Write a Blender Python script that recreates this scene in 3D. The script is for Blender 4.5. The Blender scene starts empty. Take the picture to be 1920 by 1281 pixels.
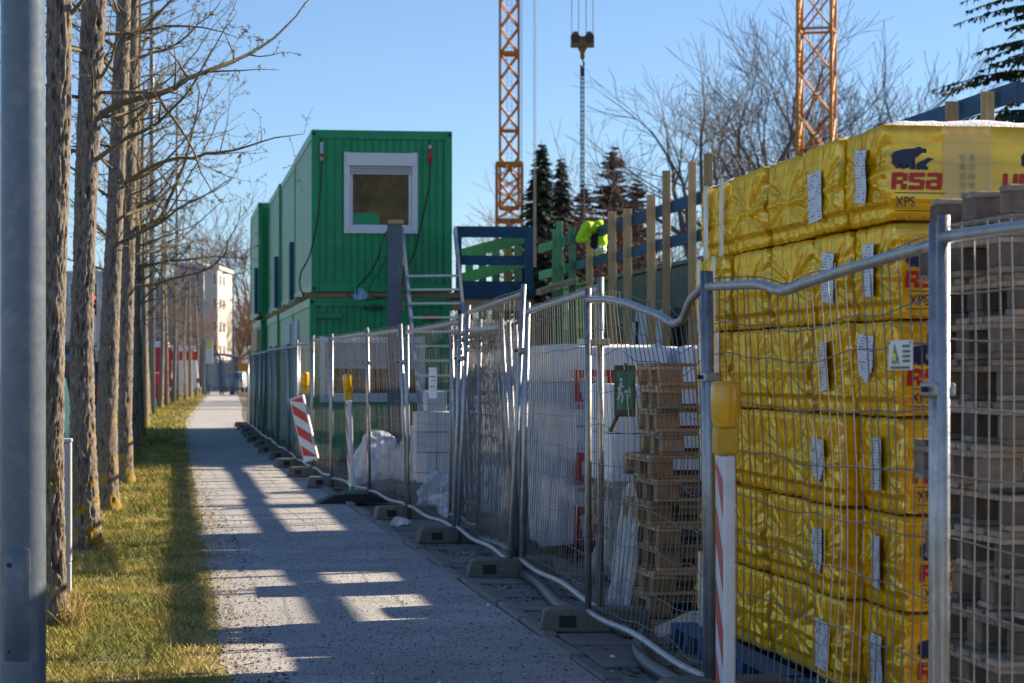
import bpy, bmesh, math, random
import numpy as np
from mathutils import Vector, Matrix, noise
R = math.radians
rnd = random.Random(7)

# ------------------------------------------------------------------ camera, sky, sun, exposure
FPX = 4533.0                       # focal length in photo pixels (85 mm lens)
CAMH = 1.57
TH = math.atan(640 / FPX)          # the street runs 8 degrees off the viewing axis
CT, ST = math.cos(TH), math.sin(TH)
sc = bpy.context.scene
cam_d = bpy.data.cameras.new('camera')
cam = bpy.data.objects.new('camera', cam_d)
sc.collection.objects.link(cam)
cam.location = (0, 0, CAMH)
cam.rotation_euler = (R(90), 0, -TH)
cam_d.sensor_width = 36
cam_d.lens = FPX / 1920 * 36
cam_d.shift_y = 54.5 / 1920
cam_d.clip_start = 0.1
cam_d.clip_end = 6000
cam_d.dof.use_dof = True
cam_d.dof.focus_distance = 14.0
cam_d.dof.aperture_fstop = 6.3
sc.camera = cam

SUN_EL, SUN_AZ = R(28), R(17)      # azimuth measured from +X towards +Y
world = bpy.data.worlds.new('World')
sc.world = world
world.use_nodes = True
wn = world.node_tree
sky = wn.nodes.new('ShaderNodeTexSky')
sky.sky_type = 'NISHITA'
sky.sun_disc = False
sky.sun_elevation = SUN_EL
sky.sun_rotation = math.pi / 2 - SUN_AZ
sky.air_density = 0.85
sky.dust_density = 0.0
sky.ozone_density = 6.0
sky.altitude = 200
bg = wn.nodes['Background']
bg.inputs[1].default_value = 0.071
hs_ = wn.nodes.new('ShaderNodeHueSaturation'); hs_.inputs['Saturation'].default_value = 0.94
wn.links.new(sky.outputs[0], hs_.inputs['Color'])
wn.links.new(hs_.outputs[0], bg.inputs[0])
sun_d = bpy.data.lights.new('sun', 'SUN')
sun_d.energy = 4.9
sun_d.angle = R(0.53)
sun_d.color = (1.0, 0.85, 0.64)
sun = bpy.data.objects.new('sun', sun_d)
sc.collection.objects.link(sun)
TOSUN = Vector((math.cos(SUN_AZ) * math.cos(SUN_EL), math.sin(SUN_AZ) * math.cos(SUN_EL), math.sin(SUN_EL)))
sun.rotation_euler = TOSUN.to_track_quat('Z', 'Y').to_euler()
sun.location = (30, 20, 40)
sc.view_settings.view_transform = 'Standard'
sc.view_settings.look = 'None'
sc.view_settings.gamma = 1
sc.view_settings.exposure = 1.12
sc.cycles.max_bounces = 6
sc.cycles.transparent_max_bounces = 12
sc.cycles.caustics_reflective = False
sc.cycles.caustics_refractive = False
sc.cycles.use_denoising = True

# ------------------------------------------------------------------ helpers
COL = sc.collection

def W(px, py, z):
    lat = (px - 960) / FPX * z
    return Vector((lat * CT + z * ST, z * CT - lat * ST, CAMH - (py - 695) / FPX * z))
def G(px, py):
    z = CAMH * FPX / (py - 695)
    v = W(px, py, z); v.z = 0
    return v
def WX(px, py, X):
    return W(px, py, X / (CT * (px - 960) / FPX + ST))
def WY(px, py, Y):
    return W(px, py, Y / (CT - ST * (px - 960) / FPX))

class MB:
    def __init__(s):
        s.v = []; s.f = []; s.mi = []
    def quad(s, a, b, c, d, m=0):
        n = len(s.v); s.v += [tuple(a), tuple(b), tuple(c), tuple(d)]
        s.f.append((n, n+1, n+2, n+3)); s.mi.append(m)
    def box(s, x0, x1, y0, y1, z0, z1, m=0, M=None):
        n = len(s.v)
        P = [(x0,y0,z0),(x1,y0,z0),(x1,y1,z0),(x0,y1,z0),(x0,y0,z1),(x1,y0,z1),(x1,y1,z1),(x0,y1,z1)]
        if M is not None: P = [tuple(M @ Vector(p)) for p in P]
        s.v += P
        for q in ((3,2,1,0),(4,5,6,7),(0,1,5,4),(1,2,6,5),(2,3,7,6),(3,0,4,7)):
            s.f.append(tuple(n+i for i in q)); s.mi.append(m)
    def beam(s, a, b, w, h, m=0, up=(0,0,1)):
        a = Vector(a); b = Vector(b); d = (b-a)
        L = d.length; d.normalize(); u = Vector(up)
        if abs(d.dot(u)) > .98: u = Vector((0,1,0))
        r = d.cross(u).normalized(); u = r.cross(d).normalized()
        n = len(s.v)
        for p in (a, b):
            for sx, sz in ((-1,-1),(1,-1),(1,1),(-1,1)):
                s.v.append(tuple(p + r*(sx*w/2) + u*(sz*h/2)))
        for q in ((3,2,1,0),(4,5,6,7),(0,1,5,4),(1,2,6,5),(2,3,7,6),(3,0,4,7)):
            s.f.append(tuple(n+i for i in q)); s.mi.append(m)
    def tube(s, pts, rad, k=6, m=0, cap=True):
        pts = [Vector(p) for p in pts]; n = len(pts)
        if not hasattr(rad, '__len__'): rad = [rad]*n
        base = len(s.v)
        prev = None
        for i, p in enumerate(pts):
            d = (pts[min(i+1,n-1)] - pts[max(i-1,0)])
            if d.length < 1e-9: d = Vector((0,0,1))
            d.normalize()
            if prev is None:
                u = Vector((1,0,0)) if abs(d.x) < .8 else Vector((0,1,0))
            else: u = prev
            u = (u - d*u.dot(d))
            if u.length < 1e-6: u = d.orthogonal()
            u.normalize(); prev = u; w = d.cross(u)
            for j in range(k):
                a = 2*math.pi*j/k
                s.v.append(tuple(p + (u*math.cos(a) + w*math.sin(a))*rad[i]))
        for i in range(n-1):
            for j in range(k):
                a = base+i*k+j; b = base+i*k+(j+1)%k
                s.f.append((a, b, b+k, a+k)); s.mi.append(m)
        if cap and k > 2:
            s.f.append(tuple(base+j for j in reversed(range(k)))); s.mi.append(m)
            s.f.append(tuple(base+(n-1)*k+j for j in range(k))); s.mi.append(m)
    def prism(s, poly, fn, t0, t1, m=0):
        """poly: 2D outline (ccw), fn(u,v,t)->3D; a thick plate between t0 and t1"""
        n = len(s.v); k = len(poly)
        for t in (t0, t1):
            for (u, v) in poly: s.v.append(tuple(fn(u, v, t)))
        s.f.append(tuple(n+k+i for i in range(k))); s.mi.append(m)
        s.f.append(tuple(n+i for i in reversed(range(k)))); s.mi.append(m)
        for i in range(k):
            j = (i+1) % k
            s.f.append((n+i, n+j, n+k+j, n+k+i)); s.mi.append(m)
    def lathe(s, prof, k=16, m=0, o=(0,0,0)):
        n = len(s.v)
        for (r, z) in prof:
            for j in range(k):
                a = 2*math.pi*j/k
                s.v.append((o[0]+r*math.cos(a), o[1]+r*math.sin(a), o[2]+z))
        for i in range(len(prof)-1):
            for j in range(k):
                a = n+i*k+j; b = n+i*k+(j+1)%k
                s.f.append((a,b,b+k,a+k)); s.mi.append(m)
        s.f.append(tuple(n+j for j in reversed(range(k)))); s.mi.append(m)
        s.f.append(tuple(n+(len(prof)-1)*k+j for j in range(k))); s.mi.append(m)
    def mesh(s, name, mats, smooth=False):
        me = bpy.data.meshes.new(name)
        me.from_pydata(s.v, [], s.f)
        if not isinstance(mats, (list, tuple)): mats = [mats]
        for m in mats: me.materials.append(m)
        if len(mats) > 1: me.polygons.foreach_set('material_index', s.mi)
        if smooth: me.polygons.foreach_set('use_smooth', [True]*len(me.polygons))
        me.update()
        return me
    def build(s, name, mats, parent=None, smooth=False, loc=None):
        return link(name, s.mesh(name, mats, smooth), parent, loc)

def link(name, data, parent=None, loc=None, rot=None):
    o = bpy.data.objects.new(name, data); COL.objects.link(o)
    if parent is not None: o.parent = parent
    if loc is not None: o.location = loc
    if rot is not None: o.rotation_euler = rot
    return o
def tag(o, label=None, cat=None, group=None, kind=None):
    if label: o['label'] = label
    if cat: o['category'] = cat
    if group: o['group'] = group
    if kind: o['kind'] = kind
    return o
def thing(name, label, cat, loc=(0,0,0), rz=0, group=None):
    o = link(name, None, None, loc, (0,0,rz)); o.empty_display_size = .1
    return tag(o, label, cat, group)
def bevel(o, w=.006, seg=2):
    m = o.modifiers.new('bevel', 'BEVEL'); m.width = w; m.segments = seg; m.limit_method = 'ANGLE'
    return o
NTH = ['zeroth','first','second','third','fourth','fifth','sixth','seventh','eighth','ninth','tenth','eleventh','twelfth','thirteenth','fourteenth','fifteenth','sixteenth','seventeenth','eighteenth']

# ------------------------------------------------------------------ materials
def newmat(name):
    m = bpy.data.materials.new(name); m.use_nodes = True
    nt = m.node_tree
    return m, nt, nt.nodes['Principled BSDF']
def ramp(nt, stops):
    r = nt.nodes.new('ShaderNodeValToRGB')
    el = r.color_ramp.elements
    while len(el) < len(stops): el.new(.5)
    for e, (p, c) in zip(el, stops):
        e.position = p; e.color = (*c, 1) if len(c) == 3 else c
    return r
def coords(nt, sc3=(1,1,1), kind='Object'):
    t = nt.nodes.new('ShaderNodeTexCoord'); mp = nt.nodes.new('ShaderNodeMapping')
    mp.inputs['Scale'].default_value = sc3
    nt.links.new(t.outputs[kind], mp.inputs[0]); return mp
def mat(name, col, rough=.6, metal=0., var=.25, scale=6., stretch=(1,1,1), bump=0., bscale=40., dirt=None, dirt_amt=.5, dscale=2., spec=.5, rvar=.0, objvar=.0):
    m, nt, p = newmat(name)
    mp = coords(nt, stretch)
    n1 = nt.nodes.new('ShaderNodeTexNoise'); n1.inputs['Scale'].default_value = scale
    n1.inputs['Detail'].default_value = 6; n1.inputs['Roughness'].default_value = .65
    nt.links.new(mp.outputs[0], n1.inputs['Vector'])
    lo = [max(0, c*(1-var)) for c in col]; hi = [min(1, c*(1+var)) for c in col]
    r = ramp(nt, [(.3, lo), (.7, hi)])
    nt.links.new(n1.outputs['Fac'], r.inputs[0])
    out = r.outputs[0]
    if dirt:
        n2 = nt.nodes.new('ShaderNodeTexNoise'); n2.inputs['Scale'].default_value = dscale
        n2.inputs['Detail'].default_value = 8; n2.inputs['Roughness'].default_value = .7
        nt.links.new(mp.outputs[0], n2.inputs['Vector'])
        r2 = ramp(nt, [(.48, (0,0,0)), (.7, (dirt_amt,)*3)])
        nt.links.new(n2.outputs['Fac'], r2.inputs[0])
        mx = nt.nodes.new('ShaderNodeMixRGB'); mx.inputs[2].default_value = (*dirt, 1)
        nt.links.new(r2.outputs[0], mx.inputs[0]); nt.links.new(out, mx.inputs[1]); out = mx.outputs[0]
    if objvar:
        oi = nt.nodes.new('ShaderNodeObjectInfo'); hs = nt.nodes.new('ShaderNodeHueSaturation')
        mr = nt.nodes.new('ShaderNodeMapRange'); mr.inputs['To Min'].default_value = 1-objvar; mr.inputs['To Max'].default_value = 1+objvar
        nt.links.new(oi.outputs['Random'], mr.inputs[0]); nt.links.new(mr.outputs[0], hs.inputs['Value'])
        nt.links.new(out, hs.inputs['Color']); out = hs.outputs[0]
    nt.links.new(out, p.inputs['Base Color'])
    p.inputs['Roughness'].default_value = rough; p.inputs['Metallic'].default_value = metal
    p.inputs['Specular IOR Level'].default_value = spec
    if rvar:
        mr = nt.nodes.new('ShaderNodeMapRange'); mr.inputs['To Min'].default_value = max(.02, rough-rvar); mr.inputs['To Max'].default_value = min(1, rough+rvar)
        nt.links.new(n1.outputs['Fac'], mr.inputs[0]); nt.links.new(mr.outputs[0], p.inputs['Roughness'])
    if bump:
        n3 = nt.nodes.new('ShaderNodeTexNoise'); n3.inputs['Scale'].default_value = bscale; n3.inputs['Detail'].default_value = 5
        nt.links.new(mp.outputs[0], n3.inputs['Vector'])
        b = nt.nodes.new('ShaderNodeBump'); b.inputs['Strength'].default_value = bump; b.inputs['Distance'].default_value = .02
        nt.links.new(n3.outputs['Fac'], b.inputs['Height']); nt.links.new(b.outputs[0], p.inputs['Normal'])
    return m
def emit(name, col, st):
    m, nt, p = newmat(name)
    p.inputs['Base Color'].default_value = (*col, 1)
    p.inputs['Emission Color'].default_value = (*col, 1); p.inputs['Emission Strength'].default_value = st
    return m
def film(name, col, alpha=.45, rough=.2, bscale=30., bump=.5):
    m, nt, p = newmat(name)
    p.inputs['Base Color'].default_value = (*col, 1); p.inputs['Roughness'].default_value = rough
    mp = coords(nt, (1, 1, .35))
    n = nt.nodes.new('ShaderNodeTexNoise'); n.inputs['Scale'].default_value = bscale; n.inputs['Detail'].default_value = 6
    nt.links.new(mp.outputs[0], n.inputs['Vector'])
    r = ramp(nt, [(.3, (alpha*.6,)*3), (.72, (min(1, alpha*1.5),)*3)])
    nt.links.new(n.outputs['Fac'], r.inputs[0]); nt.links.new(r.outputs[0], p.inputs['Alpha'])
    b = nt.nodes.new('ShaderNodeBump'); b.inputs['Strength'].default_value = bump; b.inputs['Distance'].default_value = .03
    nt.links.new(n.outputs['Fac'], b.inputs['Height']); nt.links.new(b.outputs[0], p.inputs['Normal'])
    return m

M = {}
M['galv'] = mat('galvanised_steel', (.40,.41,.42), .42, .75, .22, 14, bump=.08, bscale=60, dirt=(.22,.2,.18), dirt_amt=.5, dscale=9, rvar=.1, objvar=.12)
M['wire'] = mat('galvanised_wire', (.20,.20,.20), .5, .35, .2, 20, spec=.4)
M['rustwire'] = mat('binding_wire', (.28,.16,.10), .7, .3, .3, 30)
M['concrete'] = mat('concrete', (.19,.185,.165), .9, 0, .25, 9, bump=.5, bscale=45, dirt=(.12,.12,.09), dirt_amt=.6, dscale=4, objvar=.15)
M['slab'] = mat('paving_concrete', (.24,.23,.21), .92, 0, .25, 6, bump=.4, bscale=50, dirt=(.1,.09,.06), dirt_amt=.6, dscale=3, objvar=.12)
M['lamp_paint'] = mat('grey_lamp_paint', (.125,.155,.195), .33, .15, .08, 30, bump=.03, bscale=120, dirt=(.34,.34,.33), dirt_amt=.4, dscale=9, rvar=.1)
M['cabinet'] = mat('grey_cabinet_plastic', (.46,.48,.49), .5, 0, .06, 5)
M['green'] = mat('green_container_paint', (.006,.31,.115), .42, 0, .14, 3, dirt=(.012,.19,.075), dirt_amt=.6, dscale=.9, bump=.03, bscale=20, spec=.5)
M['greensheen'] = mat('green_paint_sky_sheen', (.10,.34,.17), .38, 0, .2, 2, dirt=(.20,.36,.22), dirt_amt=.7, dscale=1.5, spec=.45)  # same container green, made paler to carry the sky sheen on the sides
M['black'] = mat('black_rubber', (.018,.019,.021), .6, 0, .2, 10, bump=.15, bscale=30)
M['cable'] = mat('black_cable', (.012,.012,.014), .5, 0, .1, 10)
M['hose'] = mat('grey_hose', (.05,.052,.055), .42, 0, .2, 12, bump=.1, bscale=40, dirt=(.18,.14,.1), dirt_amt=.5, dscale=5)
M['whitepvc'] = mat('white_pvc', (.74,.75,.77), .35, 0, .04, 4)
M['shutter'] = mat('grey_shutter', (.5,.51,.52), .5, 0, .06, 8)
M['pane'] = mat('brown_reflection_glass', (.13,.075,.022), .12, 0, .7, 2.0, spec=.2)  # brown colour stands in for the interior and reflection seen in the pane
M['reflection_slats'] = mat('brown_reflection_slats', (.20,.125,.035), .5, 0, .3, 6, spec=.2)  # slat colour for the tiled roof reflection put into the container window
M['wood'] = mat('raw_timber', (.52,.35,.17), .75, 0, .22, 4, (8,8,.7), bump=.25, bscale=20, dirt=(.22,.17,.11), dirt_amt=.6, dscale=1.5, objvar=.4)
M['woodgreen'] = mat('greenish_timber', (.13,.30,.17), .75, 0, .25, 4, (8,8,.7), bump=.2, bscale=20, dirt=(.3,.28,.17), dirt_amt=.5, dscale=1.5, objvar=.2)
M['bluewood'] = mat('blue_painted_board', (.018,.085,.16), .7, 0, .25, 5, bump=.15, bscale=25, dirt=(.015,.04,.07), dirt_amt=.6, dscale=2, objvar=.15)
M['bluepal'] = mat('blue_pallet_paint', (.02,.12,.26), .7, 0, .2, 6, bump=.15, bscale=30, dirt=(.1,.09,.08), dirt_amt=.5, dscale=4)
M['palgrey'] = mat('weathered_pallet_wood', (.40,.30,.215), .85, 0, .35, 5, (1,8,8), bump=.45, bscale=18, dirt=(.06,.055,.05), dirt_amt=.8, dscale=2.2, objvar=.4)
M['palbrown'] = mat('brown_pallet_wood', (.48,.33,.19), .8, 0, .3, 5, (1,8,8), bump=.4, bscale=18, dirt=(.14,.09,.05), dirt_amt=.7, dscale=2.2, objvar=.35)
M['crane'] = mat('orange_yellow_crane_paint', (.50,.18,.004), .55, 0, .25, 4, dirt=(.22,.07,.01), dirt_amt=.5, dscale=2)
M['craneyel'] = mat('yellow_black_hook_paint', (.24,.10,.01), .5, 0, .3, 3, dirt=(.03,.025,.02), dirt_amt=.9, dscale=2)
M['darksteel'] = mat('dark_steel', (.05,.05,.055), .5, .6, .2, 8)
M['bluesteel'] = mat('blue_grey_steel', (.13,.16,.19), .45, .3, .2, 8, dirt=(.08,.07,.06), dirt_amt=.5, dscale=4)
M['alu'] = mat('aluminium', (.44,.46,.48), .35, .7, .12, 12)
M['red'] = mat('red_retroreflective', (.62,.045,.03), .45, 0, .12, 20)
M['white'] = mat('white_plastic', (.76,.76,.75), .4, 0, .06, 10, dirt=(.42,.4,.36), dirt_amt=.35, dscale=6)
M['amber'] = mat('amber_lamp_lens', (.85,.42,.01), .22, 0, .1, 30, spec=.6)
M['amberbody'] = mat('yellow_lamp_housing', (.62,.36,.015), .4, 0, .12, 12)
M['greenrefl'] = mat('green_plastic', (.03,.42,.2), .4, 0, .1, 10)
M['redprint'] = mat('red_print', (.55,.012,.02), .35, 0, .08, 20)
M['pinkprint'] = mat('pink_print', (.62,.26,.36), .35, 0, .08, 20)
M['blueprint'] = mat('dark_blue_print', (.012,.015,.075), .35, 0, .2, 20)
M['blackprint'] = mat('black_print', (.015,.014,.012), .4, 0, .1, 20)
M['whiteblock'] = mat('white_sandlime_block', (.70,.69,.68), .9, 0, .08, 8, bump=.2, bscale=60, objvar=.06)
M['whitepack'] = mat('white_wrapped_board', (.82,.83,.86), .4, 0, .05, 3, bump=.12, bscale=14, stretch=(1,1,.4))
M['snow'] = mat('frost_snow', (.86,.87,.9), .8, 0, .04, 60, bump=.8, bscale=90)
M['foam'] = mat('cream_foam', (.68,.66,.56), .8, 0, .08, 20, bump=.2, bscale=60)
M['foil'] = film('clear_foil', (.78,.80,.84), .3, .18, 16, .9)
M['milkfoil'] = film('milky_foil', (.80,.81,.84), .62, .22, 9, .8)
M['wrapband'] = film('stretch_wrap_band', (.80,.72,.50), .26, .2, 22, .3)
M['greentape'] = mat('green_strap', (.02,.30,.14), .4, 0, .1, 10)
M['hivis'] = mat('neon_yellow_fabric', (.52,.85,.02), .75, 0, .12, 10, bump=.3, bscale=30)
M['hidark'] = mat('dark_navy_fabric', (.012,.015,.025), .85, 0, .2, 10)
M['silver'] = mat('silver_band', (.7,.72,.72), .35, 0, .05, 10)
M['ribbed'] = mat('grey_green_steel_sheet', (.10,.14,.13), .55, .2, .25, 3, dirt=(.05,.06,.05), dirt_amt=.6, dscale=2)
M['formwork'] = mat('formwork_dark_as_interior', (.10,.075,.05), .8, 0, .35, 3, dirt=(.03,.03,.03), dirt_amt=.6, dscale=1.2)  # dark colour stands for the unlit interior below the steel sheets
M['palepanel'] = mat('pale_panel', (.55,.58,.62), .6, 0, .1, 3)
M['plaster'] = mat('white_render', (.56,.53,.47), .9, 0, .06, .5)
M['wallshade_roofgrey'] = mat('grey_roof_and_wall_shade', (.34,.35,.40), .9, 0, .08, .5)  # grey puts shade into the white block's wall; also serves as plain roof grey
M['roofblue'] = mat('blue_grey_metal_roof', (.25,.33,.42), .4, .2, .1, .5)
M['winbrown'] = mat('brown_window_recess', (.07,.045,.04), .25, 0, .2, 2)
M['winglass'] = mat('window_glass', (.05,.065,.08), .1, 0, .2, 2)
M['shelter'] = mat('blue_shelter_steel', (.035,.075,.15), .45, .2, .1, 4)
M['shelterglass'] = film('shelter_glass', (.10,.20,.30), .62, .08, 2, .02)
M['poster'] = mat('blue_green_poster', (.07,.18,.25), .3, 0, .7, 1.4)
M['carblue'] = mat('blue_grey_car_paint', (.12,.22,.30), .25, .2, .05, 3, spec=.6)
M['cardark'] = mat('petrol_car_paint', (.02,.13,.16), .25, .2, .05, 3, spec=.6)
M['carsilver'] = mat('silver_car_paint', (.45,.48,.5), .3, .3, .05, 3)
M['carred'] = mat('red_car_paint', (.5,.02,.03), .3, 0, .05, 3)
M['carwhite'] = mat('white_car_paint', (.72,.72,.72), .3, 0, .04, 3)
M['tail'] = mat('red_tail_light', (.5,.01,.01), .2, 0, .05, 3)
M['orange'] = mat('orange_container_panel', (.72,.34,.02), .5, 0, .1, 3)
M['redlight'] = emit('lit_red_signal', (1, .03, .02), 3.0)
M['signyellow'] = mat('yellow_green_sign', (.65,.62,.05), .4, 0, .05, 5)
M['dirt'] = None

def ground_mat(name, base, stones=(.5,.48,.45), stone_amt=.5, scale=90, rough=.95, patch=None, bump=.5):
    m, nt, p = newmat(name)
    mp = coords(nt)
    v = nt.nodes.new('ShaderNodeTexVoronoi'); v.inputs['Scale'].default_value = scale
    nt.links.new(mp.outputs[0], v.inputs['Vector'])
    n = nt.nodes.new('ShaderNodeTexNoise'); n.inputs['Scale'].default_value = 1.3; n.inputs['Detail'].default_value = 10; n.inputs['Roughness'].default_value = .7
    nt.links.new(mp.outputs[0], n.inputs['Vector'])
    r = ramp(nt, [(.32, [c*.72 for c in base]), (.68, [c*1.22 for c in base])])
    nt.links.new(n.outputs['Fac'], r.inputs[0])
    hsv = nt.nodes.new('ShaderNodeSeparateColor'); nt.links.new(v.outputs['Color'], hsv.inputs[0])
    r2 = ramp(nt, [(.0, (.22,)*3), (.06, (.35,)*3), (.12, (.9,)*3), (.9, (1.1,)*3), (.97, (1+stone_amt,)*3)])
    nt.links.new(hsv.outputs[0], r2.inputs[0])
    mx = nt.nodes.new('ShaderNodeMixRGB'); mx.blend_type = 'MULTIPLY'; mx.inputs[0].default_value = .9
    nt.links.new(r.outputs[0], mx.inputs[1]); nt.links.new(r2.outputs[0], mx.inputs[2])
    out = mx.outputs[0]
    if patch:
        n4 = nt.nodes.new('ShaderNodeTexNoise'); n4.inputs['Scale'].default_value = patch[1]; n4.inputs['Detail'].default_value = 8
        nt.links.new(mp.outputs[0], n4.inputs['Vector'])
        r4 = ramp(nt, [(.45, (0,0,0)), (.62, (1,1,1))]); nt.links.new(n4.outputs['Fac'], r4.inputs[0])
        m2 = nt.nodes.new('ShaderNodeMixRGB'); m2.inputs[2].default_value = (*patch[0], 1)
        nt.links.new(r4.outputs[0], m2.inputs[0]); nt.links.new(out, m2.inputs[1]); out = m2.outputs[0]
    nt.links.new(out, p.inputs['Base Color'])
    p.inputs['Roughness'].default_value = rough; p.inputs['Specular IOR Level'].default_value = .25
    b = nt.nodes.new('ShaderNodeBump'); b.inputs['Strength'].default_value = bump; b.inputs['Distance'].default_value = .008
    nt.links.new(v.outputs['Distance'], b.inputs['Height']); nt.links.new(b.outputs[0], p.inputs['Normal'])
    return m
M['asphalt'] = ground_mat('path_asphalt', (.45,.435,.42), stone_amt=.5, scale=85, bump=.6, patch=((.37,.36,.35), .9))
M['road'] = ground_mat('road_asphalt', (.12,.12,.125), scale=60)
M['dirt'] = ground_mat('site_dirt', (.15,.12,.09), scale=40, patch=((.22,.2,.17), .8))
M['soil'] = ground_mat('turf_soil', (.20,.18,.05), scale=120, patch=((.32,.25,.11), 1.7))

def grass_mat():
    m, nt, p = newmat('grass_blades')
    at = nt.nodes.new('ShaderNodeAttribute'); at.attribute_name = 'tint'
    r = ramp(nt, [(0, (.05,.10,.012)), (.3, (.16,.20,.022)), (.6, (.40,.33,.06)), (1, (.66,.50,.20))])
    nt.links.new(at.outputs['Fac'], r.inputs[0]); nt.links.new(r.outputs[0], p.inputs['Base Color'])
    p.inputs['Roughness'].default_value = .6
    p.inputs['Specular IOR Level'].default_value = .2
    return m
M['grass'] = grass_mat()
M['litter'] = mat('dry_leaf', (.12,.055,.03), .8, 0, .5, 20)

def bark_mat(name, dark, light, lichen=True):
    m, nt, p = newmat(name)
    mp = coords(nt, (1, 1, .3))
    n = nt.nodes.new('ShaderNodeTexNoise'); n.inputs['Scale'].default_value = 55; n.inputs['Detail'].default_value = 8; n.inputs['Roughness'].default_value = .7
    nt.links.new(mp.outputs[0], n.inputs['Vector'])
    g = nt.nodes.new('ShaderNodeNewGeometry')
    r = ramp(nt, [(.3, dark), (.66, light)]); nt.links.new(n.outputs['Fac'], r.inputs[0])
    out = r.outputs[0]
    at = nt.nodes.new('ShaderNodeAttribute'); at.attribute_name = 'ridge'
    mxr = nt.nodes.new('ShaderNodeMixRGB'); mxr.blend_type = 'MULTIPLY'; mxr.inputs[0].default_value = .85 if lichen else 0
    rr = ramp(nt, [(.3, (.25,.21,.18)), (.7, (1.15,1.12,1.08))]); nt.links.new(at.outputs['Fac'], rr.inputs[0])
    nt.links.new(out, mxr.inputs[1]); nt.links.new(rr.outputs[0], mxr.inputs[2]); out = mxr.outputs[0]
    if lichen:
        mp2 = coords(nt, (1, 1, .55))
        n2 = nt.nodes.new('ShaderNodeTexNoise'); n2.inputs['Scale'].default_value = 10; n2.inputs['Detail'].default_value = 9; n2.inputs['Roughness'].default_value = .72
        nt.links.new(mp2.outputs[0], n2.inputs['Vector'])
        sep = nt.nodes.new('ShaderNodeSeparateXYZ'); tc = nt.nodes.new('ShaderNodeTexCoord')
        nt.links.new(tc.outputs['Object'], sep.inputs[0])
        mr = nt.nodes.new('ShaderNodeMapRange'); mr.inputs['From Min'].default_value = 0; mr.inputs['From Max'].default_value = 1.6
        mr.inputs['To Min'].default_value = .085; mr.inputs['To Max'].default_value = -.01
        nt.links.new(sep.outputs['Z'], mr.inputs[0])
        ad = nt.nodes.new('ShaderNodeMath'); ad.operation = 'ADD'
        nt.links.new(n2.outputs['Fac'], ad.inputs[0]); nt.links.new(mr.outputs[0], ad.inputs[1])
        r2 = ramp(nt, [(.6, (0,0,0)), (.66, (1,1,1))]); nt.links.new(ad.outputs[0], r2.inputs[0])
        mx = nt.nodes.new('ShaderNodeMixRGB'); mx.inputs[2].default_value = (.40,.26,.012,1)
        nt.links.new(r2.outputs[0], mx.inputs[0]); nt.links.new(out, mx.inputs[1]); out = mx.outputs[0]
    nt.links.new(out, p.inputs['Base Color']); p.inputs['Roughness'].default_value = .9
    p.inputs['Specular IOR Level'].default_value = .2
    b = nt.nodes.new('ShaderNodeBump'); b.inputs['Strength'].default_value = .7; b.inputs['Distance'].default_value = .012
    nt.links.new(n.outputs['Fac'], b.inputs['Height']); nt.links.new(b.outputs[0], p.inputs['Normal'])
    return m
M['bark'] = bark_mat('ginkgo_bark', (.05,.04,.033), (.32,.275,.235))
M['branch'] = mat('lichen_branch', (.15,.12,.075), .9, 0, .35, 12, dirt=(.27,.20,.03), dirt_amt=.8, dscale=5, bump=.4, bscale=60)
M['twig'] = mat('bare_tree_bark', (.11,.095,.085), .9, 0, .3, 2)
M['twigred'] = mat('reddish_bare_twigs', (.17,.095,.075), .9, 0, .3, 2)
M['needle'] = mat('spruce_needles', (.022,.045,.022), .8, 0, .45, 1.2, dirt=(.09,.05,.025), dirt_amt=.5, dscale=1.1)
M['needlebrown'] = mat('brown_conifer_needles', (.10,.06,.035), .85, 0, .4, 1.2, dirt=(.05,.055,.03), dirt_amt=.6, dscale=1)

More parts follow.
